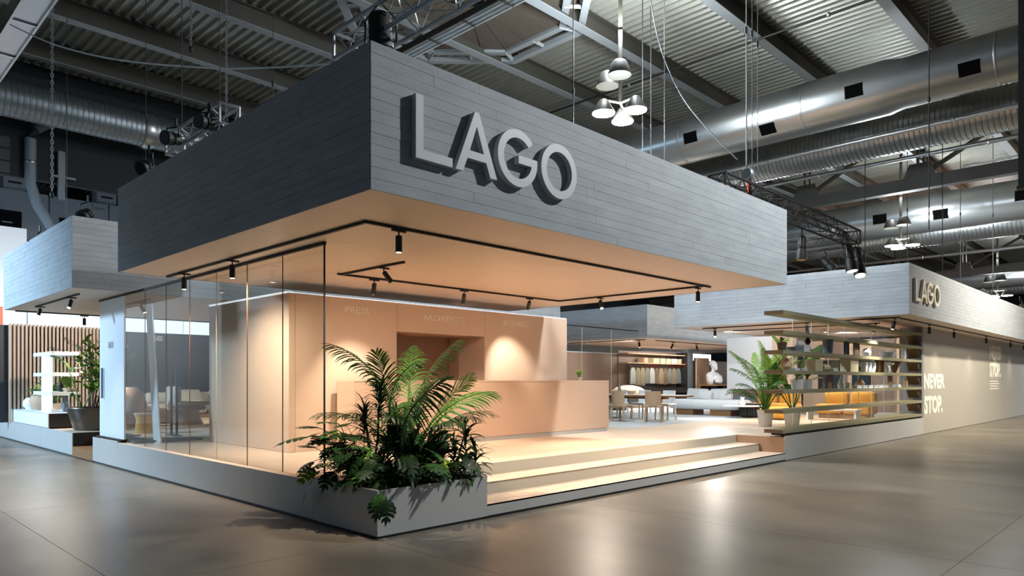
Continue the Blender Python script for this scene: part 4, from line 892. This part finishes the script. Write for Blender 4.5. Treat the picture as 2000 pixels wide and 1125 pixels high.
t = thing('flower_bouquet', 'bright white bouquet in a pale vase on the middle board', 'flowers', (17.15, yy, S3)); MB().lathe((17.15, yy, S3), [(.07, 0), (.1, .1), (.07, .2)], 14).build('vase', M_white, t, smooth=True)
for k in range(22): leaf('blossom', bpy.data.meshes.get('blossom') or MB().lathe((0, 0, 0), [(.02, -.03), (.055, 0), (.02, .03)], 7).mesh(M_white, smooth=True, name='blossom'), t, (17.15+RP.gauss(0, .15), yy+RP.gauss(0, .06), S3+.27+RP.gauss(0, .06)), 0)
vase('dark conical vase right of the white bouquet', 17.85, yy, S3, [(.04, 0), (.12, .2), (.2, .34)], M_shelfend)
for k, lab in enumerate(('left white cup with a plant on the third board from the bottom', 'right white cup with a plant on the third board from the bottom')):
    x = 11.05+.55*k; t = thing('small_potted_plant', lab, 'plant', (x, yy, S2)); pot(t, x, yy, S2, .13, .22, M_white)
    for q in range(8): leaf('leaf', sm, t, (x, yy, S2+.18), q*2.4, RP.uniform(-.4, .3), 0, 1.3)
frame('wooden board frame in front of the left screen, third board from the bottom', 12.95, yy, S2, .34, .34, M_brass, M_wood)
vase('white bottle by the left screen, third board from the bottom', 13.7, yy, S2, [(.07, 0), (.09, .08), (.05, .2), (.025, .27), (.025, .33)], M_white); cbox('small cream box by the white bottle', 14.1, yy, S2, .16, .16, .14, M_boxc)
vase('little beige figurine in front of the right screen', 15.0, yy, S2, V3, M_clay); 
for k in range(6): cbox('%s pale low box in the row, third board from the bottom' % ('first', 'second', 'third', 'fourth', 'fifth', 'sixth')[k], 14.5+.42*k, .12, S2, .34, .16, .07, M_book if k % 2 else M_white)
frame('grey frame with brown picture, third board from the bottom', 17.45, yy, S2, .36, .36, M_cab, M_wood); books('blue-grey books near the wall, third board from the bottom', 18.0, yy, S2, 3); vase('beige candle holder near the wall, third board from the bottom', 18.9, yy, S2, [(.05, 0), (.05, .2)], M_clay)
# ================================================================ LOUNGE BEHIND THE SHELF
iw = bpy.data.objects.new('wall_lounge', None); COL.objects.link(iw); W[iw.name] = Vector(); setp(iw, 'peach and grey panelled lounge wall behind the shelf', kind='structure')
for k, m in enumerate((M_wallg, M_peach, M_taupe, M_peach, M_taupe, M_peach)): B('wall_panel', m, iw, 24, 24.1, .2+.85*k+.004, .2+.85*(k+1)-.004, Z, 3.2)
for lab, y0, y1 in (('left black wall screen seen through the shelf', 3.8, 4.68), ('right black wall screen seen through the shelf', 2.75, 3.42)):
    t = thing('wall_screen', lab, 'screen', (23.95, (y0+y1)/2, 1.35)); B('display', M_screen, t, 23.95, 23.97, y0, y1, 1.35, 2.42); B('bezel', M_black, t, 23.97, 24.0, y0-.02, y1+.02, 1.33, 2.44)
t = thing('partition_panel', 'large bright white hanging panel left of the potted palm', 'panel', (20, 4, 1.35)); 
for k in range(3): B('panel_board', M_white if k > 0 else M_peach, t, 20, 20.1, 3.9+.865*k+.002, 3.9+.865*(k+1)-.002, 1.35, 3.22)
B('base_band', M_taupe, t, 20.02, 20.08, 4.0, 6.3, 1.1, 1.35); B('lower_cabinet', M_cab, t, 20.0, 20.5, 4.0, 6.3, Z, 1.1)
def rb(name, m, t, x0, x1, y0, y1, z0, z1, bv=.06, seg=3): return MB().box(x0, x1, y0, y1, z0, z1).build(name, m, t, smooth=True, bevel=bv, seg=seg, ang=0)
def sofa(label, x0, y0, n, m, depth=.95, w=.9, back=True, name='sofa'):
    t = thing(name, label, 'sofa', (x0, y0, Z))
    for k in range(n):
        rb('seat_cushion', m, t, x0, x0+depth, y0+w*k, y0+w*(k+1)-.01, Z+.14, Z+.44, .08)
        if back: rb('back_cushion', m, t, x0+depth-.25, x0+depth+.02, y0+w*k+.03, y0+w*(k+1)-.04, Z+.40, Z+.82, .09)
    B('base', M_wood, t, x0+.1, x0+depth-.1, y0+.1, y0+w*n-.1, Z, Z+.14); return t
sofa('left mustard yellow sofa behind the shelf', 17.6, 3.1, 2, M_must, .95, .75); sofa('right mustard yellow sofa behind the shelf, nearer the wall', 18.2, 1.0, 2, M_must, .9, .8)
t = thing('ottoman', 'low mustard pouf between the potted plants', 'pouf', (16.4, 3.0, Z)); rb('cushion', M_must, t, 16.0, 16.9, 2.6, 3.4, Z+.05, Z+.38, .1); B('base', M_wood, t, 16.15, 16.75, 2.75, 3.25, Z, Z+.06)
t = thing('bench', 'low pale wood bench in front of the yellow sofas', 'bench', (16.9, .9, Z)); rb('top', M_peach, t, 16.9, 17.4, .9, 2.4, Z+.28, Z+.34, .01); B('leg', M_white, t, 16.95, 17.35, .95, 1.0, Z, Z+.28); B('leg', M_white, t, 16.95, 17.35, 2.3, 2.35, Z, Z+.28)
t = thing('storage_cube', 'black storage cube on the grey carpet by the palm', 'cube', (17.1, 4.1, Z)); B('body', M_screen, t, 17.0, 17.5, 3.9, 4.5, Z+.04, Z+.4); B('top', M_black, t, 16.98, 17.52, 3.88, 4.52, Z+.4, Z+.43); B('foot', M_black, t, 17.05, 17.45, 3.95, 4.45, Z, Z+.04)
# white sofa with round-edged base
t = thing('sofa', 'long white sofa with four back cushions on wooden blocks in the middle distance', 'sofa', (17.0, 4.9, Z))
rb('seat', M_fabw, t, 17.05, 18.1, 4.55, 7.25, Z+.2, Z+.53, .15, 4)
for k, (y, tw, hw, dx) in enumerate(((6.5, .03, .40, .2), (5.62, -.03, .40, .2), (6.1, .2, .24, -.02), (5.3, -.2, .24, -.02))):
    o = MB().box(-.11, .11, -hw, hw, 0, .40 if hw > .3 else .36).build('back_cushion' if hw > .3 else 'pillow', M_fabw, None, smooth=True, bevel=.085, seg=3, ang=0); o.parent = t; o.location = (.65+dx, y-4.9, .50); o.rotation_euler = (tw, .28, tw)
for y in (4.9, 6.3): B('block', M_wood, t, 17.2, 17.95, y, y+.75, Z, Z+.2)
t = thing('coffee_table', 'thin white-topped coffee table right of the white sofa', 'table', (16.6, 4.2, Z)); MB().lathe((16.55, 4.15, Z+.36), [(.6, 0), (.62, .015), (.6, .03)], 32).build('top', M_white, t, smooth=True)
for a in (.3, 2.4, 4.5): bar('leg', M_glass, t, (16.55+.4*cos(a), 4.15+.4*sin(a), Z), (16.55+.4*cos(a), 4.15+.4*sin(a), Z+.36), .02, 8)
vase('glass lamp vase on the coffee table', 16.6, 4.2, Z+.39, [(.08, 0), (.1, .08), (.05, .15), (.07, .26)], M_white)
# ================================================================ DINING AREA
t = thing('dining_table', 'long oak-topped dining table right of the counter', 'table', (13.2, 6.2, Z))
rb('tabletop', M_wood, t, 12.75, 13.65, 4.2, 8.2, 1.185, 1.235, .01, 2); B('table_surface', M_white, t, 12.76, 13.64, 4.21, 8.19, 1.2345, 1.238)
for y in (4.9, 7.6): B('leg', M_glass, t, 12.9, 13.5, y, y+.03, Z, 1.185)
B('rail', M_wood, t, 13.1, 13.3, 4.8, 7.7, 1.12, 1.185)
def dchair(label, m):
    t = thing('dining_chair', label, 'chair', (0, 0, 0), 'dining chairs')
    rb('seat', m, t, -.24, .24, -.24, .24, .41, .49, .035); 
    v = []; K = 8
    for j in range(6):
        z = .45+.42*j/5
        for k in range(K+1):
            a = (k/K-.5)*1.9; v.append((.27*sin(a), .02+.24*cos(a)+.05*j/5, z))
    for j in range(6):
        z = .45+.42*j/5
        for k in range(K+1):
            a = (k/K-.5)*1.9; v.append((.225*sin(a), .02+.195*cos(a)+.05*j/5, z))
    n = 6*(K+1); f = []
    for j in range(5):
        for k in range(K):
            a = j*(K+1)+k; f += [(a, a+1, a+K+2, a+K+1), (n+a+K+1, n+a+K+2, n+a+1, n+a)]
    for k in range(K): f += [(k+1, k, n+k, n+k+1), (5*(K+1)+k, 5*(K+1)+k+1, n+5*(K+1)+k+1, n+5*(K+1)+k)]
    for j in range(5): a = j*(K+1); f += [(a, a+K+1, n+a+K+1, n+a), (a+K+K+1, a+K, n+a+K, n+a+K+K+1)]
    mb = MB(); mb.add(v, f); mb.build('backrest', m, t, smooth=True, ang=50)
    for x, y in ((-.2, -.2), (.2, -.2), (.2, .2), (-.2, .2)): MB().tube([(x, y, .42), (x*1.08, y*1.12, 0)], [.032, .022], 8).build('leg', m, t, smooth=True)
    return t
ch = dchair('sand leather dining chair with its back to the camera, left of the table middle', M_chairf); put(ch, (12.35, 5.75, Z), pi/2)
c = copy_tree(ch); put(c, (12.45, 6.55, Z), pi/2, 'sand leather dining chair half hidden by the counter end')
cw = dchair('white-backed dining chair at the far side of the table, nearer its right end', M_fabw); put(cw, (14.0, 5.35, Z), -pi/2)
c = copy_tree(cw); put(c, (14.05, 6.25, Z), -pi/2, 'white-backed dining chair at the far side of the table, second from the right')
c = copy_tree(cw); put(c, (14.05, 7.1, Z), -pi/2, 'white-backed dining chair at the far side of the table, behind the bottle')
c = copy_tree(ch); put(c, (12.75, 4.95, Z), pi/2+.5, 'sand leather dining chair pushed under the right end of the table')
vase('slim grey cone bottle on the dining table', 13.2, 6.45, 1.238, [(.07, 0), (.05, .15), (.018, .3), (.015, .38)], M_cab, 'bottle', 'bottle'); vase('small beige bowl on the dining table', 13.25, 6.05, 1.238, [(.06, 0), (.12, .06), (.14, .1)], M_clay, 'bowl', 'bowl')
# taupe back wall, wardrobe, slats
tw = bpy.data.objects.new('wall_middle', None); COL.objects.link(tw); W[tw.name] = Vector(); setp(tw, 'taupe panelled wall behind the dining area', kind='structure')
for k in range(9): B('wall_panel', M_taupe, tw, 12+1.3*k+.003, 13.3+1.3*k-.003, 13.9, 14.0, Z, 2.92)
for k in range(6): B('wall_panel', M_taupe, tw, 29.6+1.5*k+.003, 31.1+1.5*k-.003, 13.9, 14.0, Z, 2.75)
wd = thing('wardrobe', 'open wardrobe with a hanging rail, two shelves and a dark drawer base', 'wardrobe', (23.4, 13.3, Z))
B('back_panel', M_taupe, wd, 23.4, 28.6, 13.85, 13.9, Z, 3.1); B('shelf_board', M_clay, wd, 23.4, 28.55, 13.3, 13.85, 2.93, 2.97); B('shelf_board', M_clay, wd, 23.4, 28.55, 13.3, 13.85, 2.47, 2.52)
B('side_panel', M_anth, wd, 28.55, 28.6, 13.2, 13.9, Z, 3.1); B('drawer_base', M_anth, wd, 24.1, 28.55, 13.2, 13.85, 1.02, 1.3); bar('hanging_rail', M_alu, wd, (23.9, 13.55, 2.36), (28.5, 13.55, 2.36), .02, 8)
for k in range(4): B('glass_door', M_glass, wd, 23.6+1.24*k, 24.8+1.24*k, 13.18, 13.19, 1.3, 2.9)
lamp('wardrobe_fill', 'AREA', (26, 12.6, 3.1), (26, 13.5, 1.8), 90, (1, .92, .82), 4.6, size_y=.1)  # unseen area lamp added to lift the garments
M_g = [mat('linen_cloth', '#a2937c', .9), mat('grey_cloth', '#8f8c86', .9), mat('white_cloth', '#cfd2d2', .9), mat('brown_cloth', '#83694e', .9)]
for k in range(11):
    x = 24.15+.41*k; t = thing('hanging_garment', '%s coat on the wardrobe rail, %s from the left' % (('linen', 'grey', 'white', 'brown')[(2, 0, 0, 1, 2, 3, 0, 3, 1, 0, 1)[k]], ('first', 'second', 'third', 'fourth', 'fifth', 'sixth', 'seventh', 'eighth', 'ninth', 'tenth', 'eleventh')[k]), 'garment', (x, 13.55, 1.45), 'garments on the wardrobe rail')
    h = R.uniform(.75, .9); v = []; K = 6; J = 8
    for s in (-.03, .03):
        for j in range(J+1):
            q = j/J; wv = .12+.08*min(1, q*4)+.03*q
            for i in range(K+1): v.append((x+(i/K-.5)*2*wv*.95, 13.55+s+.03*sin(i*2.2+k)*q, 2.28-h*q+(.03*(1-abs(i/K-.5)*2) if j == 0 else 0)))
    n = (J+1)*(K+1); f = []
    for j in range(J):
        for i in range(K): a = j*(K+1)+i; f += [(a, a+1, a+K+2, a+K+1), (n+a, n+a+K+1, n+a+K+2, n+a+1)]
    for j in range(J): a = j*(K+1); f += [(a, a+K+1, n+a+K+1, n+a), (a+K, n+a+K, n+a+2*K+1, a+2*K+1)]
    mb = MB(); mb.add(v, f); mb.build('cloth', M_g[(2, 0, 0, 1, 2, 3, 0, 3, 1, 0, 1)[k]], t, smooth=True, ang=60); MB().tube([(x-.14, 13.55, 2.27), (x, 13.55, 2.32), (x, 13.55, 2.38), (x+.02, 13.55, 2.385)], .006, 5).build('hanger', M_alu, t)
for k, (x, w_, m) in enumerate(((25.0, .35, M_clay), (25.9, .55, M_boxc), (26.5, .45, M_boxc), (27.0, .4, M_boxc), (27.6, .5, M_white), (28.1, .35, M_boxc))): cbox('storage box %s on the wardrobe shelf' % ('leftmost', 'second from left', 'third from left', 'fourth from left', 'white one', 'rightmost')[k], x, 13.55, 2.52, w_-.03, .4, .24, m)
t = thing('wall_column', 'blue-grey column right of the wardrobe', 'column', (28.9, 13.2, Z)); B('shaft', M_cab, t, 28.65, 29.15, 13.2, 13.6, Z+.05, ZB); B('base', M_cab, t, 28.63, 29.17, 13.18, 13.62, Z, Z+.05)
t = thing('slat_screen', 'narrow beige slat screen right of the wardrobe column', 'screen', (29.3, 13.0, Z))
for k in range(10): B('slat', M_slat, t, 29.2+.135*k, 29.27+.135*k, 13.0, 13.08, Z+.04, 2.85)
B('bottom_rail', M_slat, t, 29.18, 30.5, 13.0, 13.08, Z, Z+.04); B('backing', M_anth, t, 29.18, 30.5, 13.12, 13.16, Z, 2.85)
B('glowing_white_panel', M_light, tw, 30.0, 38, 17, 17.05, 2.7, 3.35)  # white emissive panel behind the middle wall
# bust on the desk
t = thing('desk', 'wooden desk with dark drawers under the white bust', 'desk', (28.6, 11.8, Z)); B('top', M_wood, t, 27.9, 30.2, 11.4, 12.2, Z+.9, Z+.97)
for x in (28.0, 29.2): B('drawer_unit', M_screen, t, x, x+.6, 11.5, 12.1, Z+.03, Z+.9)
B('leg', M_wood, t, 30.05, 30.15, 11.45, 12.15, Z, Z+.9)
t = thing('bust', 'white marble-like bust of a bearded figure with draped shoulders on the desk', 'sculpture', (28.7, 11.8, Z+.97)); bx, by, bz = 28.7, 11.8, Z+.97
def blob(name, c, rx, ry, rz, m, seed=0, amp=.06):
    bm = bmesh.new(); bmesh.ops.create_icosphere(bm, subdivisions=3, radius=1)
    for v in bm.verts:
        q = 1+amp*noise.noise(v.co*2.4+Vector((seed, 0, 0))); v.co = Vector((v.co.x*rx*q+c[0], v.co.y*ry*q+c[1], v.co.z*rz*q+c[2]))-W[t.name]
    me = bpy.data.meshes.new(name); bm.to_mesh(me); bm.free(); me.materials.append(m); me.shade_smooth(); return link(name, me, t)
blob('shoulders', (bx, by, bz+.42), .50, .26, .26, M_white, 1, .12); blob('drapery', (bx+.10, by-.16, bz+.30), .44, .20, .24, M_white, 5, .3); blob('arm', (bx-.42, by-.08, bz+.24), .15, .18, .30, M_white, 8, .1); blob('arm', (bx+.46, by-.08, bz+.22), .16, .2, .26, M_white, 9, .15); blob('forearm', (bx+.05, by-.3, bz+.14), .36, .11, .10, M_white, 11, .1)
blob('neck', (bx-.02, by-.03, bz+.70), .10, .10, .16, M_white, 3, .05); blob('head', (bx-.03, by-.07, bz+.97), .145, .175, .20, M_white, 2, .06); blob('hair', (bx-.02, by, bz+1.06), .175, .18, .15, M_white, 6, .3); blob('beard', (bx-.05, by-.2, bz+.83), .10, .09, .13, M_white, 4, .2); blob('nose', (bx-.06, by-.245, bz+.97), .025, .04, .055, M_white, 7, 0); blob('brow', (bx-.05, by-.22, bz+1.03), .10, .035, .025, M_white, 12, .1); blob('ear', (bx+.12, by-.06, bz+.96), .025, .04, .055, M_white, 13, 0)
MB().lathe((bx, by, bz), [(.16, 0), (.14, .06), (.1, .12), (.14, .2)], 18).build('pedestal', M_white, t, smooth=True)
# beige dome and floor light line, low glass cabinet
t = thing('dome_lamp', 'large beige dome lamp between the counter and the bottle', 'lamp', (19.3, 10.4, Z)); MB().lathe((19.3, 10.4, Z+.62), [(.70, 0), (.72, .03), (.66, .16), (.48, .28), (.2, .35), (.02, .36)], 28).build('shade', M_clay, t, smooth=True); MB().lathe((19.3, 10.4, Z), [(.25, 0), (.25, .03), (.04, .06), (.04, .62)], 18).build('stand', M_black, t, smooth=True)
t = thing('light_plinth', 'low platform with a bright light line along its foot under the wardrobe', 'plinth', (18.8, 9.9, Z)); B('deck', M_clay, t, 18.6, 27, 10.0, 13.1, Z+.06, Z+.14); B('light_line', M_led, t, 18.6, 27, 9.97, 10.0, Z+.01, Z+.06)
t = thing('low_cabinet', 'low dark glass display cabinet in front of the wardrobe', 'cabinet', (22, 12, Z+.14)); B('body', M_anth, t, 20.5, 25, 11.7, 12.2, Z+.2, Z+.5); B('top', M_wood, t, 20.5, 25, 11.7, 12.2, Z+.5, Z+.53); B('plinth', M_black, t, 20.6, 24.9, 11.75, 12.15, Z+.14, Z+.2)
# ================================================================ LEFT DISPLAY
t = thing('slat_screen', 'wide screen of vertical beige slats behind the plants at the left', 'screen', (.05, 17.6, Z))
for k in range(27): B('slat', M_slat, t, .02+.094*k-.05, .07+.094*k-.05, 17.5, 17.62, Z+.05, 3.235)
B('bottom_rail', M_slat, t, -.03, 2.5, 17.5, 17.62, Z, Z+.05); B('backing', M_anth, t, -.3, 2.55, 17.75, 17.8, Z, 3.2)
lwl = bpy.data.objects.new('wall_lago', None); COL.objects.link(lwl); W[lwl.name] = Vector(); setp(lwl, 'anthracite panelled wall with small LAGO lettering behind the sofa', kind='structure')
for k in range(5): B('wall_panel', M_anth, lwl, 2.6+1.55*k+.003, 4.15+1.55*k-.003, 17.6, 17.7, Z, 3.16)
text('wall_lettering', 'LAGO', 3.81, 4.03, 2.91, 3.07, 17.598, M_cream, lwl, .006, .01)
# opaque white door panel with lettering, at the end of the clear glass
t = thing('door_panel', 'opaque white door panel with faint LAGO lettering at the far end of the glass partition', 'door', (.12, 8.4, Z)); B('leaf', mat('opaque_white', '#dfe8ef', .35), t, .105, .135, 8.33, 9.82, Z+.06, 3.24); B('bottom_track', M_black, t, .05, .5, 8.33, 9.86, Z+.03, Z+.06); B('threshold', M_anth, t, .15, 1.4, 7.9, 8.29, Z, Z+.05); B('top_track', M_black, t, .1, .14, 8.32, 9.86, 3.24, 3.27)
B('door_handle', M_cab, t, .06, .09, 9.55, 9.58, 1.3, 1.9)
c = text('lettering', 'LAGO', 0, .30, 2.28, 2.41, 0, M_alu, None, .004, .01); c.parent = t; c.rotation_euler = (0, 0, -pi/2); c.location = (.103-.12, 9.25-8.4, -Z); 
t = thing('leaning_strip', 'narrow white slanted strip leaning behind the glass beside the white door panel', 'strip', (.35, 7.9, Z)); m = MB(); m.add([(.5, 7.96, Z), (.56, 7.78, Z), (.56, 8.28, 3.24), (.5, 8.40, 3.24), (.53, 7.98, Z), (.59, 7.80, Z), (.59, 8.30, 3.24), (.53, 8.42, 3.24)], [(0,1,2,3),(7,6,5,4),(0,4,5,1),(1,5,6,2),(2,6,7,3),(3,7,4,0)]); m.build('strip', M_white, t); B('foot', M_white, t, .48, .6, 7.76, 8.0, Z, Z+.012)
# plinth with vases and little shelf tower
t = thing('display_plinth', 'low white display plinth with dark end carrying the vases at the left', 'plinth', (.1, 13.8, Z)); B('front_panel', M_white, t, .06, .08, 13.72, 18.3, Z+.03, Z+.37); B('end_panel', M_anth, t, .085, 1.9, 13.72, 13.74, Z+.03, Z+.37); B('top', M_white, t, .06, 1.9, 13.745, 18.3, Z+.352, Z+.37); B('shadow_gap', M_black, t, .1, 1.85, 13.8, 18.2, Z, Z+.03)
PZ = Z+.37
vase('large round clay vase on the left plinth', .5, 16.5, PZ, [(.14, 0), (.25, .12), (.28, .26), (.22, .40), (.15, .44), (.15, .52), (.18, .55)], M_clay); vase('small pale grey vase left of the clay vase', .4, 17.1, PZ, [(.12, 0), (.2, .1), (.2, .22), (.12, .32)], M_white)
t = thing('shelf_tower', 'white shelf tower with three broad boards on the left plinth', 'shelf', (.5, 14.9, PZ)); B('column', M_coolglow, t, .3, .42, 14.9, 15.5, PZ, 2.28)  # column emission stands in for strong light on white lacquer
for z in (1.28, 1.76, 2.28): B('shelf_board', M_white, t, .2, .78, 14.0, 15.9, z, z+.09)
for y in (14.3, 15.7): B('glass_side', M_glass, t, .25, .73, y, y+.012, PZ, 2.28)
vase('dark slim bottle on the middle board of the shelf tower', .5, 14.5, 1.37, [(.05, 0), (.07, .1), (.03, .22), (.025, .32)], M_anth); vase('second dark bottle under the middle board of the shelf tower', .6, 14.5, PZ, [(.05, 0), (.08, .14), (.04, .3), (.03, .42)], M_cab); vase('white shell dish on the lowest board of the shelf tower', .62, 14.15, 1.37, [(.05, 0), (.14, .04), (.16, .09)], M_clay)
for k, (x, y) in enumerate(((.25, 14.1), (.75, 13.9))): cbox(('left small white cube on the plinth edge', 'right small white cube on the plinth edge')[k], x, y, PZ, .1, .1, .09, M_white)
vase('big beige floor vase behind the pewter planter', 1.75, 13.3, Z, [(.2, 0), (.36, .2), (.4, .5), (.3, .85), (.16, 1.0)], M_clay)
# sofa, armchair, side table of the left lounge
t = thing('sofa', 'low greige sofa with loose pillows in front of the anthracite wall', 'sofa', (3.6, 16.4, Z)); B('base', M_wood, t, 3.2, 8.0, 16.0, 17.0, Z+.02, Z+.14)
for k in range(3): rb('seat_cushion', M_fabg, t, 3.2+1.6*k, 4.78+1.6*k, 15.9, 17.0, Z+.15, Z+.46, .12, 3); rb('back_cushion', M_fabg, t, 3.25+1.6*k, 4.75+1.6*k, 16.7, 17.1, Z+.44, Z+.8, .14, 3)
for k in range(2): o = MB().box(-.4, .4, -.1, .1, -.28, .28).build('pillow', M_fabg, None, smooth=True, bevel=.09, seg=3, ang=0); o.parent = t; o.location = (.9+1.0*k, .2, .62); o.rotation_euler = (-.5, 0, .2)
B('floor_plinth', M_peach, t, 3.0, 8.4, 15.7, 17.2, Z, Z+.02)
t = thing('armchair', 'greige armchair with a flaring skirt and curved arms by the glass', 'armchair', (3.1, 13.2, Z)); MB().lathe((3.1, 13.2, Z), [(.42, 0), (.30, .3), (.34, .42)], 20).build('skirt', M_fabg, t, smooth=True); rb('seat', M_fabg, t, 2.72, 3.5, 12.85, 13.6, Z+.38, Z+.5, .06); rb('backrest', M_fabg, t, 2.68, 2.86, 12.85, 13.6, Z+.45, Z+1.02, .08); rb('armrest', M_fabg, t, 2.75, 3.6, 12.8, 12.98, Z+.5, Z+.62, .06); rb('armrest', M_fabg, t, 2.75, 3.6, 13.5, 13.66, Z+.5, Z+.62, .06)
t = thing('armchair', 'second greige armchair further left with a wood base', 'armchair', (2.4, 14.6, Z)); rb('seat', M_fabg, t, 2.0, 2.8, 14.2, 15.0, Z+.3, Z+.46, .06); rb('backrest', M_fabg, t, 1.95, 2.13, 14.2, 15.0, Z+.42, Z+.98, .08); B('base', M_wood, t, 2.1, 2.7, 14.3, 14.9, Z, Z+.3)
t = thing('side_table', 'round-cornered oak side table beside the armchair', 'table', (2.75, 14.0, Z)); rb('block', M_wood, t, 2.6, 3.0, 13.9, 14.3, Z+.02, Z+.42, .08); B('plinth', M_black, t, 2.65, 2.95, 13.95, 14.25, Z, Z+.02)
t = thing('door_post', 'pair of thin black posts inside the glass partition', 'post', (1.4, 9.5, Z))
for y in (9.3, 9.6): B('post', M_black, t, 1.4, 1.44, y, y+.04, Z+.02, 1.95)
B('foot_plate', M_black, t, 1.35, 1.5, 9.25, 9.7, Z, Z+.02)
t = thing('floor_cushion', 'grey floor cushion at the corner of the reception room', 'cushion', (3.9, 10.8, Z)); rb('cushion', M_cab, t, 3.6, 4.4, 10.5, 11.2, Z+.01, Z+.25, .08); B('base', M_anth, t, 3.7, 4.3, 10.6, 11.1, Z, Z+.02)
t = thing('stool', 'small orange-clothed stool behind the white door panel', 'stool', (1.2, 10.6, Z)); MB().lathe((1.2, 10.6, Z), [(.2, 0), (.16, .3), (.2, .42)], 16).build('body', M_must, t, smooth=True); MB().lathe((1.2, 10.6, Z+.42), [(.21, 0), (.21, .03)], 16).build('seat', M_clay, t)
# ================================================================ track spots elsewhere (small), then added fill lamps
spot('glaring spotlight under the far left canopy near its corner', -.5, 9.4, (-.4, -.5, -1), light=(220, 100, MIDW)); spot('second glaring spotlight under the far left canopy, further left', -.5, 11.8, (-.4, -.5, -1), light=(220, 100, MIDW))
spot('dark spotlight at the back edge of the far left canopy', .8, 13.6, light=(260, 110, MIDW)); spot('spotlight above the low greige sofa', 4.5, 13.6, (0, .4, -1), light=(300, 100, MIDW))
for k, (x, y, lab) in enumerate(((19.3, 9.9, 'glaring spotlight at the near end of the middle canopy track'), (21.5, 9.7, 'tilted black spotlight under the middle canopy, left one'), (23.4, 9.7, 'black spotlight under the middle canopy, right one'), (26.8, 9.7, 'lit spotlight under the middle canopy near the column'))): spot(lab, x, y, (-.3, .3, -1) if k % 2 else (0, -.2, -1), s=1.2, lit=k in (0, 3), light=(480, 120, (1, .95, .88)))
for k, x in enumerate((11.2, 12.6, 14.2, 15.8)): spot('small spotlight %s from the left on the recessed canopy track' % ('first', 'second', 'third', 'fourth')[k], x, 15.0, s=1.2, lit=k == 1, light=(200, 120, MIDW) if k in (0, 3) else None)
spot('glaring spotlight at the left end of the right canopy track', 15.6, 4.6, (-.5, -.3, -1), light=(330, 120, (1, .93, .84)), s=1.2); spot('tilted black spotlight above the shelf behind its top board', 15.6, 1.8, (.5, .1, -1), light=(330, 120, (1, .93, .84)), s=1.2, lit=False)
spot('black spotlight close to the right canopy corner, left one', 15.6, -.45, (-.2, .2, -1), s=1.2, light=(240, 110, MIDW)); spot('tilted black spotlight close to the right canopy corner, right one', 17.2, .5, (-.5, .1, -.8), s=1.2, lit=False, light=(260, 120, (1, .93, .84)))
for k, x in enumerate((18.6, 21.4, 26, 30.5, 33.5)): spot('small black spotlight over the aisle wall, %s from the shelf' % ('first', 'second', 'third', 'fourth', 'fifth')[k], x, -.5, s=1.1, light=(40, 120, MIDW, 1.0), lit=False)
lamp('panel_wash', 'SPOT', (17.4, 5.2, 3.2), (20, 5.1, 2.4), 170, (.95, .97, 1.0), .05, 110, .8); lamp('lounge_wash', 'SPOT', (20.5, 2.6, 3.2), (24, 2.6, 2.0), 520, MIDW, .05, 120, .8); lamp('lounge_floor_wash', 'SPOT', (18.5, 2.4, 3.2), (18.6, 2.2, .5), 420, MIDW, .05, 120, .8); lamp('bust_fill', 'SPOT', (27.2, 9.8, 3.2), (28.7, 11.8, 2.0), 150, (.95, .97, 1.0), .05, 60, .8); lamp('taupe_wash', 'SPOT', (20, 10.5, 3.2), (18, 13.9, 2.0), 500, MIDW, .05, 120, .8)  # unseen fill lamps added for panel, lounge, bust and taupe wall
lamp('slat_wash', 'SPOT', (1.2, 13.9, 3.2), (1.0, 17.5, 1.9), 380, (1, .93, .86), .05, 120, .8); lamp('carpet_wash', 'SPOT', (16, 6.8, 5.5), (15.5, 6.0, .5), 420, (.86, .93, 1.0), .1, 75, .8); lamp('sofa_wash', 'SPOT', (22, 7.2, 5.5), (18, 5.5, .7), 260, (.9, .95, 1.0), .1, 60, .8)  # unseen fill lamps added over slats, carpet and white sofa
